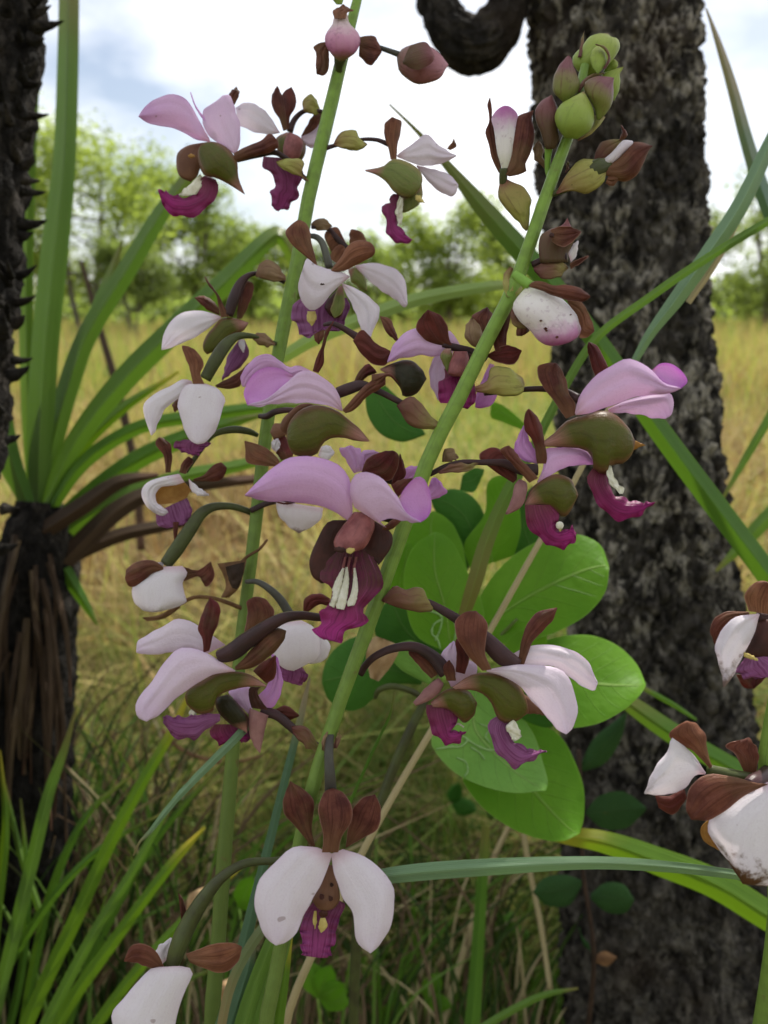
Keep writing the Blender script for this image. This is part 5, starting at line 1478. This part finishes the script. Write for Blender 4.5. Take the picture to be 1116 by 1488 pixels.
# ------------------------------------------------------------------ strap-leaved rosette, left
RD = 0.54
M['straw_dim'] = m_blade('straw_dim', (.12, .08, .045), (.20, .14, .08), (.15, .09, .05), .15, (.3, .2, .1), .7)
Z(0, 0, 1, RD)
rb = W((50, 1500)); rb = np.array((rb[0] - .01, rb[1] + .05, 0))
ros = thing('strap_leaf_plant', tuple(rb), 'rosette of long green strap leaves on a shaggy dead stump at left', 'plant')
cur.par = ros
bark_tube('stump', M['bark_black'], [rb - np.array((0, 0, .02)), W((44, 1300)), W((48, 1000)), W((56, 800)), W((62, 730))], [.032, .030, .027, .026, .016], 70, 150, .0035, .010, ros)
def strap(P, w, mat='strap', **k):
    k.setdefault('keel', 1.7); k.setdefault('thick', .6)
    return BLADE('leaf' if mat not in ('deadleaf', 'straw_dim') else 'dead_leaf', M[mat], P, [q * (.82 if 'strap' in mat else 1) for q in w], parent=ros, **k)
strap([(56,740,0),(58,640,-3),(66,500,-8),(80,360,-10),(93,240,-8),(99,80,0),(101,-70,10)], [30,46,48,48,40,37,34], nu=60, keel=1.8)
strap([(52,740,8),(42,600,10),(38,430,12),(44,220,14),(52,60,20),(60,-70,30)], [24,26,24,22,20,18], 'strap_lime', nu=50)
strap([(60,740,4),(78,640,2),(121,500,0),(188,387,2),(235,309,6),(270,262,10),(305,205,16)], [24,34,36,34,30,24,6], nu=60, keel=1.9)
strap([(58,745,10),(85,620,12),(112,530,14),(150,430,18),(178,350,24)], [22,32,32,24,4], 'strap', nu=50)
strap([(62,750,-4),(105,650,-6),(180,552,-8),(270,464,-6),(340,398,-2),(385,352,2),(404,340,6),(424,368,12),(440,420,18)], [24,34,42,42,38,32,28,26,14], 'strap', nu=90, keel=2.0)
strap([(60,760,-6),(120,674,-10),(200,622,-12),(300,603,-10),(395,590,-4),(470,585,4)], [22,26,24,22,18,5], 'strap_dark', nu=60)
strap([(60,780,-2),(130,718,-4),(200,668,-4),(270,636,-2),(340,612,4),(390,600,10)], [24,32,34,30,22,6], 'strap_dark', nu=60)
strap([(64,800,2),(150,736,2),(260,694,6),(330,680,12),(390,668,18),(440,668,24)], [22,28,26,22,16,5], 'strap', nu=60)
strap([(48,860,-4),(100,808,-6),(170,742,-4),(220,716,0),(300,704,8),(390,694,20)], [20,30,28,22,16,12], 'deadleaf', nu=60)
strap([(70,830,0),(120,800,-2),(180,776,-2),(240,764,2),(290,758,8)], [18,22,20,16,5], 'deadleaf', nu=50)
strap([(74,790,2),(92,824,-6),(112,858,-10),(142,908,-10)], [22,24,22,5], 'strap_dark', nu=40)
strap([(60,770,6),(20,690,2),(-40,600,0),(-120,520,0)], [24,34,32,20], 'strap', nu=40)
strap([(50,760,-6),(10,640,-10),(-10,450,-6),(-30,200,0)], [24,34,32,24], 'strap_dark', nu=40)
strap([(56,750,14),(110,660,22),(170,600,30),(260,540,40)], [20,24,20,4], 'strap_lime', nu=40)
strap([(50,780,-14),(120,735,-20),(175,700,-22),(230,690,-20)], [24,26,20,5], 'deadleaf', nu=40)
r = np.random.default_rng(8)
for i in range(26):
    x = r.uniform(-6, 92); y0 = r.uniform(770, 1000); y1 = y0 + r.uniform(90, 330); wd = r.uniform(4, 10)
    dx = (x - 45) * r.uniform(.1, .5) + r.uniform(-14, 14)
    z_ = -r.uniform(24, 36)
    strap([(x * .7 + 14, y0, z_), (x + dx * .4, y0 * .66 + y1 * .34, z_ - 6), (x + dx * .8 + r.uniform(-5, 5), y0 * .33 + y1 * .67, z_ - 4), (x + dx, y1, z_ + r.uniform(-8, 8))],
          [wd, wd * 1.1, wd * .8, 1.5], 'deadleaf' if i % 6 else 'straw_dim', nu=30, rough=2.5, keel=.8, twist=r.uniform(-.8, .8))

# ------------------------------------------------------------------ broad-leaved sapling behind the orchids
BD = 0.325
Z(460, 680, 2.232, BD)
sb = W((60, 1560)); sb = np.array((sb[0], sb[1] + .05, 0.0))
sap = thing('broadleaf_sapling', tuple(sb), 'young shrub with big round green leaves between the orchid and the trunk', 'shrub')
cur.par = sap
TUBE('stem', M['pedicel_green'], [(470,470,18),(420,640,10),(352,752,2),(315,825,0),(250,970,0),(200,1110,0),(150,1300,0)], [7,9,13,16,17,17,18], n=50, world_ext=np.array([sb]))
TUBE('twig', M['pedicel_green'], [(352,752,2),(300,720,-2),(240,708,-4),(200,722,-2),(190,745,0)], [10,10,10,9,7])
TUBE('twig', M['stem'], [(390,690,4),(480,640,10),(580,560,10),(650,490,4)], [9,9,8,5])
TUBE('twig', M['stem'], [(400,680,4),(520,690,12),(640,650,14),(720,620,8)], [9,9,8,6])
def bleaf(mat, A, B, **k):
    k.setdefault('bulge', 2.0); k.setdefault('thick', .5)
    return S('leaf', M[mat], A, B, nu=26, nv=15, **k)
B1 = bleaf('leaf', [(425,600),(320,540),(285,400),(285,330),(320,250),(380,209)], [(455,600),(540,500),(535,430),(490,340),(440,240),(405,213),(384,209)], dz=(0,8), bulge=3, tilt=8)
bleaf('leaf', [(520,520),(530,420),(620,300),(740,230),(850,216),(920,250),(948,320)], [(530,545),(620,572),(720,552),(800,522),(880,472),(937,400),(948,324)], dz=(14,6), bulge=3, tilt=-24)
bleaf('leaf', [(740,560),(800,545),(900,545),(980,580),(1040,640),(1067,700)], [(690,640),(735,760),(800,837),(900,832),(1000,782),(1052,732),(1067,705)], dz=(10,0), bulge=4, tilt=-26)
B4 = bleaf('leaf_pale', [(480,700),(380,850),(370,890),(440,982),(540,1032),(640,1054),(740,1046)], [(560,690),(640,780),(702,860),(732,950),(749,1020),(743,1046)], dz=(8,-4), bulge=3, tilt=18)
bleaf('leaf', [(600,820),(470,985),(520,1082),(620,1162),(720,1202),(800,1210),(850,1186)], [(660,810),(780,860),(832,940),(864,1030),(867,1130),(853,1186)], dz=(22,12), bulge=4, tilt=16)
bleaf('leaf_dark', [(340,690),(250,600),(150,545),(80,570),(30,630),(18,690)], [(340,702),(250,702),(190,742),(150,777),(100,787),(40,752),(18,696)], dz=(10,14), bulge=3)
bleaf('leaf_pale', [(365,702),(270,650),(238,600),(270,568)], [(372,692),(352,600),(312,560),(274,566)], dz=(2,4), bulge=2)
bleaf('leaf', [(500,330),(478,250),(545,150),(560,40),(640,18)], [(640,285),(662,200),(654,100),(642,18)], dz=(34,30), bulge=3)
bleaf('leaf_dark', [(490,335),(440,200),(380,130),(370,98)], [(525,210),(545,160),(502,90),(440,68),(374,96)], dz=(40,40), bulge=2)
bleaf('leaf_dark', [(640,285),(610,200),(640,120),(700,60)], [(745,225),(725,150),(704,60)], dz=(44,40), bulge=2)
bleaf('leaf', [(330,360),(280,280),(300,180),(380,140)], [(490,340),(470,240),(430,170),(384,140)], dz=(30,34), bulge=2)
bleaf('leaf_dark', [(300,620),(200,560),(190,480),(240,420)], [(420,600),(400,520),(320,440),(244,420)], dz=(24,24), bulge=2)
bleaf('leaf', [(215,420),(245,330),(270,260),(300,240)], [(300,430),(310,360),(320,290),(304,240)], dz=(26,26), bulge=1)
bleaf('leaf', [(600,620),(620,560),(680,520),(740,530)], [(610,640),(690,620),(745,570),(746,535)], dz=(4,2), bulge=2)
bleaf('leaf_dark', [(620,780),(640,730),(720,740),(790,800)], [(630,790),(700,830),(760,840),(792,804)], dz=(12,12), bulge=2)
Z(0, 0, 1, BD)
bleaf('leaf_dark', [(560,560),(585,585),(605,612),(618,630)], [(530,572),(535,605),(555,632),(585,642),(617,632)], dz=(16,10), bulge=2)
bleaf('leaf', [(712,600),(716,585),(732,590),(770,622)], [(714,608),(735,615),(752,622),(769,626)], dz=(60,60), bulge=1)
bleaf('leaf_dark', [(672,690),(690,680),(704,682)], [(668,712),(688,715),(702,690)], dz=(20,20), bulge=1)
# white leaf-miner trails lying on two of the leaves
def trail(leaf, P, r_):
    me = leaf.data
    bv = BVHTree.FromPolygons([v.co for v in me.vertices], [tuple(p.vertices) for p in me.polygons])
    C = []
    for p in crv(P, 40):
        w_ = W((p[0], p[1]))
        d = Vector(w_ - CAMP).normalized()
        h = bv.ray_cast(Vector(CAMP), d, 2.0)
        if h[0] is not None:
            C.append(np.array(h[0] - d * .00025))
    if len(C) > 6:
        o = tube_world('miner_trail', M['trail'], np.array(C), np.array([r_ * pxm() * (.6 + .8 * hsh(i, 3)) for i in range(len(C))]), 7, sap, 0, .2)
k_ = NT('trail'); M['trail'] = k_.finish((.26, .42, .15), .6, .2, None, .3)
Z(460, 680, 2.232, BD)
trail(B1, [(355,462),(392,472),(408,488),(382,506),(374,536),(392,556),(402,590)], 3.2)
trail(B1, [(408,488),(402,520),(385,560)], 2.6)
trail(B1, [(440,480),(452,520),(448,560)], 2.6)
trail(B4, [(388,912),(430,905),(470,902),(490,880),(470,868),(520,900),(560,915),(590,912)], 3.4)
trail(B4, [(500,905),(530,925),(545,945)], 2.8)
trail(B4, [(455,940),(485,955),(490,985),(480,1000)], 2.6)
trail(B4, [(530,830),(560,845),(548,870),(562,890)], 2.6)

# ------------------------------------------------------------------ small seedlings at the foot of the trunk
Z(760, 900, 2.531, 0.47)
b_ = W((250, 1500)); b_ = np.array((b_[0], b_[1] + .05, 0))
sd = thing('seedling', tuple(b_), 'dark shaded seedling with oval leaves in front of the trunk foot', 'seedling')
cur.par = sd
TUBE('stem', M['dead_dark'], [(205,480,0),(215,700,0),(222,940,0),(250,1120,0),(262,1250,0)], [8,8,8,8,9], n=40, world_ext=np.array([b_]))
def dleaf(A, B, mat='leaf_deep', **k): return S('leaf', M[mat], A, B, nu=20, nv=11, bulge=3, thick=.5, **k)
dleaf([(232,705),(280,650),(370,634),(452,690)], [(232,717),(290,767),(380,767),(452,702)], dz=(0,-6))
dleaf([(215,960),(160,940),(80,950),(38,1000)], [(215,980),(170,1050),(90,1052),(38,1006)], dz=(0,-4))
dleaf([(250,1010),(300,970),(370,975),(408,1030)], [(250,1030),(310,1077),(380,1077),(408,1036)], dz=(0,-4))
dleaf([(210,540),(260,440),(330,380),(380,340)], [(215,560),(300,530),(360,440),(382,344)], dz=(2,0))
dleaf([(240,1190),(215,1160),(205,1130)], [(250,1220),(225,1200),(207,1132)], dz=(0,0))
dleaf([(258,1240),(300,1220),(345,1240)], [(262,1260),(310,1275),(345,1245)], mat='dead', dz=(0,0))

# ------------------------------------------------------------------ single grass blades and stalks one can tell apart
def gblade(label, mat, P, w, d, name='grass_shoot', cat='grass', root=None, **k):
    Z(0, 0, 1, d)
    k.setdefault('thick', .3)
    o = BLADE(name, M[mat], P, w, parent=None, **k)
    return tag(o, label, cat, 'single grass blades')
cur.par = None
gblade('pale blue-green blade lying level across the lower right', 'grass_blue', [(1480,1390,10),(1350,1330,8),(1240,1300,4),(1116,1278,0),(1000,1262,-3),(890,1254,-5),(830,1254,-6),(720,1259,-6),(620,1266,-4),(545,1275,0),(470,1290,8),(400,1330,16),(340,1420,26),(310,1560,40)], [1.5,6,10,12,15,18,19,24,25,22,18,16,14,12], .198, keel=.9, nu=70)
gblade('broad yellow-green blade crossing behind the level blade at lower right', 'strap_lime', [(1420,1560,0),(1300,1450,0),(1200,1380,0),(1116,1331,0),(1037,1283,0),(958,1252,0),(880,1224,0),(820,1214,6),(760,1206,14)], [24,34,40,42,42,40,32,24,8], .36, keel=1.2, nu=60)
gblade('dark blade above the fading right-edge flower, crossing the bark', 'strap_dark', [(1420,1400,0),(1300,1270,0),(1180,1180,0),(1076,1123,0),(981,1068,0),(915,1022,4),(870,990,10)], [18,26,30,30,30,24,10], .40, nu=50)
gblade('thin short blade resting on the bark beside the bright leaf', 'strap_dark', [(1012,1046,0),(975,1022,0),(935,1000,0)], [3,7,6], .42, nu=24)
gblade('long dark blade slanting from the sky down across the trunk to the right edge', 'strap_dark', [(1480,1480,0),(1340,1200,0),(1210,970,0),(1116,836,0),(1040,735,0),(960,628,0),(870,500,0),(800,412,2),(755,362,2),(700,300,4),(660,252,6),(610,195,10),(566,152,14)], [22,30,34,34,34,32,30,32,32,26,15,6,2], .34, keel=1.2, nu=110)
gblade('dark pointed blade against the sky at the upper right corner', 'grass_teal', [(1420,1300,0),(1300,850,0),(1230,580,0),(1180,440,0),(1116,300,0),(1088,215,0),(1062,120,0),(1043,60,0),(1026,12,2)], [20,24,24,24,24,20,15,9,2], .42, nu=60, keel=1.9)
gblade('thin green blade running diagonally behind the right-hand pink flower', 'strap', [(1330,240,0),(1250,260,0),(1180,290,0),(1116,322,0),(1020,380,0),(940,435,0),(866,492,0),(815,572,0),(770,660,0),(738,715,0),(706,790,0),(690,845,0),(672,900,4)], [1,6,10,12,12,12,12,12,14,18,22,22,16], .29, nu=100, keel=.8)
gblade('pale blade crossing behind both orchid stems', 'grass_pale', [(410,520,6),(450,496,2),(520,466,0),(600,437,0),(660,424,0),(722,415,2),(780,412,8)], [18,20,21,20,18,14,4], .40, nu=60, keel=1.0)
gblade('slender grey-green blade with a browned tip above the bottom-left leaves', 'grass_blue', [(372,1040,4),(345,1070,0),(300,1115,-2),(255,1162,-4),(218,1208,-4),(202,1225,-3),(194,1243,0)], [12,12,11,9,6,3,1.5], .205, nu=60, keel=.8)
gblade('narrow teal blade rising beside the front stem base', 'grass_teal', [(300,1560,0),(330,1470,0),(358,1360,0),(380,1270,0),(400,1190,0),(420,1110,0),(440,1030,0),(450,985,4)], [22,22,18,14,12,11,9,3], .245, nu=70, keel=.9)
gblade('hair-thin blade beside the sapling stem', 'strap_dark', [(505,1175,0),(520,1140,0),(545,1085,0),(566,1040,0),(573,1010,0)], [4,4,4,3,1], .24, nu=40)
gblade('dim upright stalk under the sapling leaves', 'strap_dark', [(670,1600,0),(686,1488,0),(694,1380,0),(700,1290,0),(706,1200,0)], [24,22,18,16,12], .46, nu=40)
gblade('thin blade at right edge beside the trunk, upper', 'strap', [(1160,530,0),(1116,610,0),(1084,665,0),(1048,728,0)], [14,13,11,3], .5, nu=40)
gblade('thin blade at right edge beside the trunk, lower', 'strap', [(1180,700,0),(1116,752,0),(1080,790,0),(1040,830,0)], [26,24,18,4], .5, nu=40)
gblade('wispy blade curling low beside the trunk foot', 'strap', [(690,1500,0),(740,1470,0),(790,1446,0),(840,1436,0)], [12,12,10,3], .42, nu=30)
# long culm from lower left to upper right
Z(0, 0, 1, .30)
cul = thing('grass_culm', (float(W((420, 1470))[0]) - .03, .42, 0), 'long grass culm slanting from the white flower up to the right edge', 'grass stalk', 'single grass blades')
cur.par = cul
TUBE('straw_stalk', M['straw'], [(925,520,0),(880,605,0),(845,680,0),(780,795,0),(710,920,0),(640,1040,0),(575,1150,0),(530,1232,0),(480,1335,0),(420,1470,0)], [5,4.5,4.2,4.4,4.6,4.8,5,5.2,5.6,6], n=70, world_ext=np.array([(float(W((420,1470))[0]) - .03, .42, 0)]))
BLADE('sheath', M['grass_blue'], [(922,525,-1),(945,485,-2),(985,432,-2),(1030,368,-2),(1075,300,-2),(1116,215,-2),(1160,120,0),(1210,-20,4),(1250,-180,10)], [10,14,22,24,24,20,14,8,1], keel=2.0, nu=60)
BLADE('sheath', M['straw'], [(1000,440,2),(1040,380,2),(1080,300,2),(1120,205,2)], [8,10,10,8], keel=1.5, nu=40)

# bottom-left leaf clump
Z(0, 0, 1, .45)
cb = W((40, 1620)); cb = np.array((cb[0], cb[1] + .05, 0))
cl_ = thing('leaf_clump', tuple(cb), 'clump of bright narrow leaves fanning up from the lower left corner', 'plant')
cur.par = cl_
for mat, P, w in (
    ('strap', [(-30,1560,0),(10,1400,-4),(45,1260,-6),(72,1150,-6),(95,1085,-4),(112,1025,0)], [26,30,30,26,16,3]),
    ('strap_lime', [(10,1560,0),(60,1440,0),(110,1335,0),(160,1225,0),(205,1140,0),(250,1062,4),(278,1000,8)], [30,32,32,30,26,20,5]),
    ('strap', [(30,1560,0),(86,1450,-2),(140,1350,-4),(190,1270,-4),(240,1180,-2),(270,1120,2)], [24,26,24,20,14,3]),
    ('strap_dark', [(-40,1500,8),(20,1390,8),(80,1300,8),(150,1230,10),(240,1180,14)], [18,20,18,14,3]),
    ('strap_dark', [(-10,1580,12),(30,1420,12),(40,1290,14),(30,1160,18)], [18,18,16,3]),
    ('strap_lime', [(50,1560,0),(100,1460,-2),(160,1375,-4),(215,1300,-4),(262,1240,-2),(298,1202,2)], [26,30,28,24,20,4]),
    ('strap_lime', [(80,1590,-6),(140,1490,-8),(200,1410,-10),(260,1345,-8),(320,1285,-2),(350,1262,4)], [24,26,24,22,14,3]),
    ('strap_dark', [(20,1580,20),(50,1400,24),(80,1280,28),(130,1180,34),(200,1120,40)], [20,22,20,14,3]),
    ('strap_lime', [(-20,1500,10),(-5,1330,14),(8,1200,18),(0,1090,22)], [24,24,18,4]),
    ('strap_dark', [(70,1580,30),(130,1400,30),(220,1230,34),(330,1100,40)], [20,22,16,4]),
    ('strap', [(100,1600,10),(170,1500,8),(240,1440,8),(330,1400,10)], [20,20,16,4]),
    ('strap', [(60,1330,30),(30,1240,34),(8,1140,38)], [16,16,3])):
    BLADE('leaf', M[mat], P, [q * .62 for q in w], keel=1.8, thick=.3, nu=50)
# blades at the foot of the front orchid
Z(0, 0, 1, .235)
fb = W((370, 1640)); fb = np.array((fb[0], fb[1] + .03, 0))
fc = thing('leaf_tuft', tuple(fb), 'tuft of soft green blades under the white bottom flower', 'plant')
cur.par = fc
for mat, P, w in (
    ('strap', [(330,1620,0),(352,1500,0),(376,1420,0),(398,1360,0),(418,1290,6)], [30,28,24,18,4]),
    ('strap', [(365,1620,2),(378,1500,0),(398,1420,0),(415,1370,2),(432,1310,6)], [26,26,22,14,3]),
    ('grass_teal', [(300,1620,3),(332,1500,3),(360,1410,3),(372,1350,5)], [22,22,16,3]),
    ('strap_lime', [(395,1620,8),(402,1500,8),(412,1430,10),(424,1360,14)], [20,18,14,3])):
    BLADE('leaf', M[mat], P, w, keel=1.0, thick=.4, nu=40)
cur.par = None

# ------------------------------------------------------------------ dead bits
def stick(label, P, r_, d, mat='dead'):
    Z(0, 0, 1, d)
    o = TUBE('dead_stick', M[mat], P, r_, parent=None, wob=.2)
    o.parent = None
    return tag(o, label, 'stick', 'dead sticks in the grass')
stick('thin grey stick rising through the strap leaves', [(118,380,0),(135,440,0),(152,500,0),(172,570,0),(188,640,0),(200,720,0),(205,800,0)], [3,4,5,6,6,6,6], 1.1, 'deadleaf')
stick('pale broken straw leaning at the bottom under the sapling', [(640,1500,0),(690,1330,0),(730,1220,0),(768,1160,0)], [5,5,4,3], .62, 'straw')
stick('straw stalk crossing low in front of the trunk foot', [(800,1440,0),(785,1340,0),(765,1240,0),(755,1150,0)], [4,4,4,3], .58, 'straw')
stick('brown bent twig low at left under the nodding flowers', [(235,1060,0),(265,1090,0),(330,1108,0),(380,1098,0)], [3,3,3,2], .7, 'dead')
def deadleaf(label, A, B, d, **k):
    Z(0, 0, 1, d)
    o = S('dead_leaf', M['dead_pale'], A, B, parent=None, bulge=4, rough=3, nu=14, nv=9, **k)
    return tag(o, label, 'dead leaf', 'curled dead leaves')
M['dead_pale'] = m_plain('dead_pale', (.50, .36, .20), (.36, .22, .11), 120, .7, .25, .4, .6)
deadleaf('curled tan dead leaf right of the bottom-left leaves', [(270,1325),(275,1300),(300,1288)], [(280,1330),(300,1312),(304,1290)], .40)
deadleaf('small crumpled tan leaf behind the front stem', [(538,985),(532,950),(545,925),(558,930)], [(550,990),(570,965),(580,940),(560,930)], .30)
deadleaf('dead tan leaf lying low beside the bottom-left flower', [(315,1460),(318,1430),(335,1420)], [(325,1470),(340,1455),(337,1424)], .42)

# ------------------------------------------------------------------ small broad herbs in the grass
def herb(label, x, y, d, hts, mat='leaf', sz=30):
    Z(0, 0, 1, d)
    top_ = W((x, y))
    base_ = np.array((top_[0] + .01, top_[1] + .04, 0))
    t = thing('herb', tuple(base_), label, 'herb', 'small herbs in the grass')
    cur.par = t
    TUBE('stem', M['stem'], [(x, y, 0)], 2.0, n=12, world_ext=np.array([top_ * .5 + base_ * .5, base_]))
    r = np.random.default_rng(int(x + y))
    for k in range(hts):
        a = r.uniform(-2.8, .4) if k else -1.2
        l_ = sz * r.uniform(.8, 1.3); w_ = l_ * .32
        ux, uy = math.cos(a), math.sin(a)
        A = [(x, y), (x + ux * l_ * .35 - uy * w_, y + uy * l_ * .35 + ux * w_), (x + ux * l_ * .75 - uy * w_ * .8, y + uy * l_ * .75 + ux * w_ * .8), (x + ux * l_, y + uy * l_)]
        B = [(x, y + 1), (x + ux * l_ * .35 + uy * w_, y + uy * l_ * .35 - ux * w_), (x + ux * l_ * .75 + uy * w_ * .8, y + uy * l_ * .75 - ux * w_ * .8), (x + ux * l_, y + uy * l_)]
        S('leaf', M[mat], A, B, dz=(0, r.uniform(-15, 15)), bulge=3, thick=.4)
    cur.par = None
herb('green lobed herb under the bottom white flower', 462, 1450, .55, 5, 'leaf', 46)
herb('small green herb right of the bottom white flower', 618, 1452, .62, 3, 'leaf', 40)
herb('lime herb low beside the trunk foot', 742, 1352, .70, 4, 'leaf_pale', 30)
herb('green herb leaf beside the left stem at the bottom', 348, 1320, .50, 2, 'leaf', 44)
herb('dim herb leaf in the grass under the sapling', 655, 1168, .75, 2, 'leaf_dark', 36)

# ------------------------------------------------------------------ loose tufts of thin grass
def tuft(label, x0, x1, yb, d, n, hmin, hmax, mats, seed, lean=.5, wpx=(3, 8)):
    r = np.random.default_rng(seed)
    Z(0, 0, 1, d)
    bx = W(((x0 + x1) / 2, yb))
    base_ = np.array((bx[0], bx[1] + .04, 0))
    t = thing('grass_tuft', tuple(base_), label, 'grass', 'tufts of thin grass')
    for k in range(n):
        xs = r.uniform(x0, x1); h = r.uniform(hmin, hmax); le = r.normal(.12, lean) * h; w = r.uniform(*wpx)
        zz = r.uniform(-40, 90)
        P = [(xs, yb + 60, zz), (xs + le * .12, yb - h * .3, zz), (xs + le * .45, yb - h * .68, zz + r.uniform(-20, 20)), (xs + le, yb - h * r.uniform(.85, 1.0), zz + r.uniform(-30, 30))]
        BLADE('blade', M[mats[r.integers(len(mats))]], P, [w, w, w * .75, .8], keel=1.0, thick=.2, nu=20, nv=3, parent=t, twist=r.uniform(-.6, .6))
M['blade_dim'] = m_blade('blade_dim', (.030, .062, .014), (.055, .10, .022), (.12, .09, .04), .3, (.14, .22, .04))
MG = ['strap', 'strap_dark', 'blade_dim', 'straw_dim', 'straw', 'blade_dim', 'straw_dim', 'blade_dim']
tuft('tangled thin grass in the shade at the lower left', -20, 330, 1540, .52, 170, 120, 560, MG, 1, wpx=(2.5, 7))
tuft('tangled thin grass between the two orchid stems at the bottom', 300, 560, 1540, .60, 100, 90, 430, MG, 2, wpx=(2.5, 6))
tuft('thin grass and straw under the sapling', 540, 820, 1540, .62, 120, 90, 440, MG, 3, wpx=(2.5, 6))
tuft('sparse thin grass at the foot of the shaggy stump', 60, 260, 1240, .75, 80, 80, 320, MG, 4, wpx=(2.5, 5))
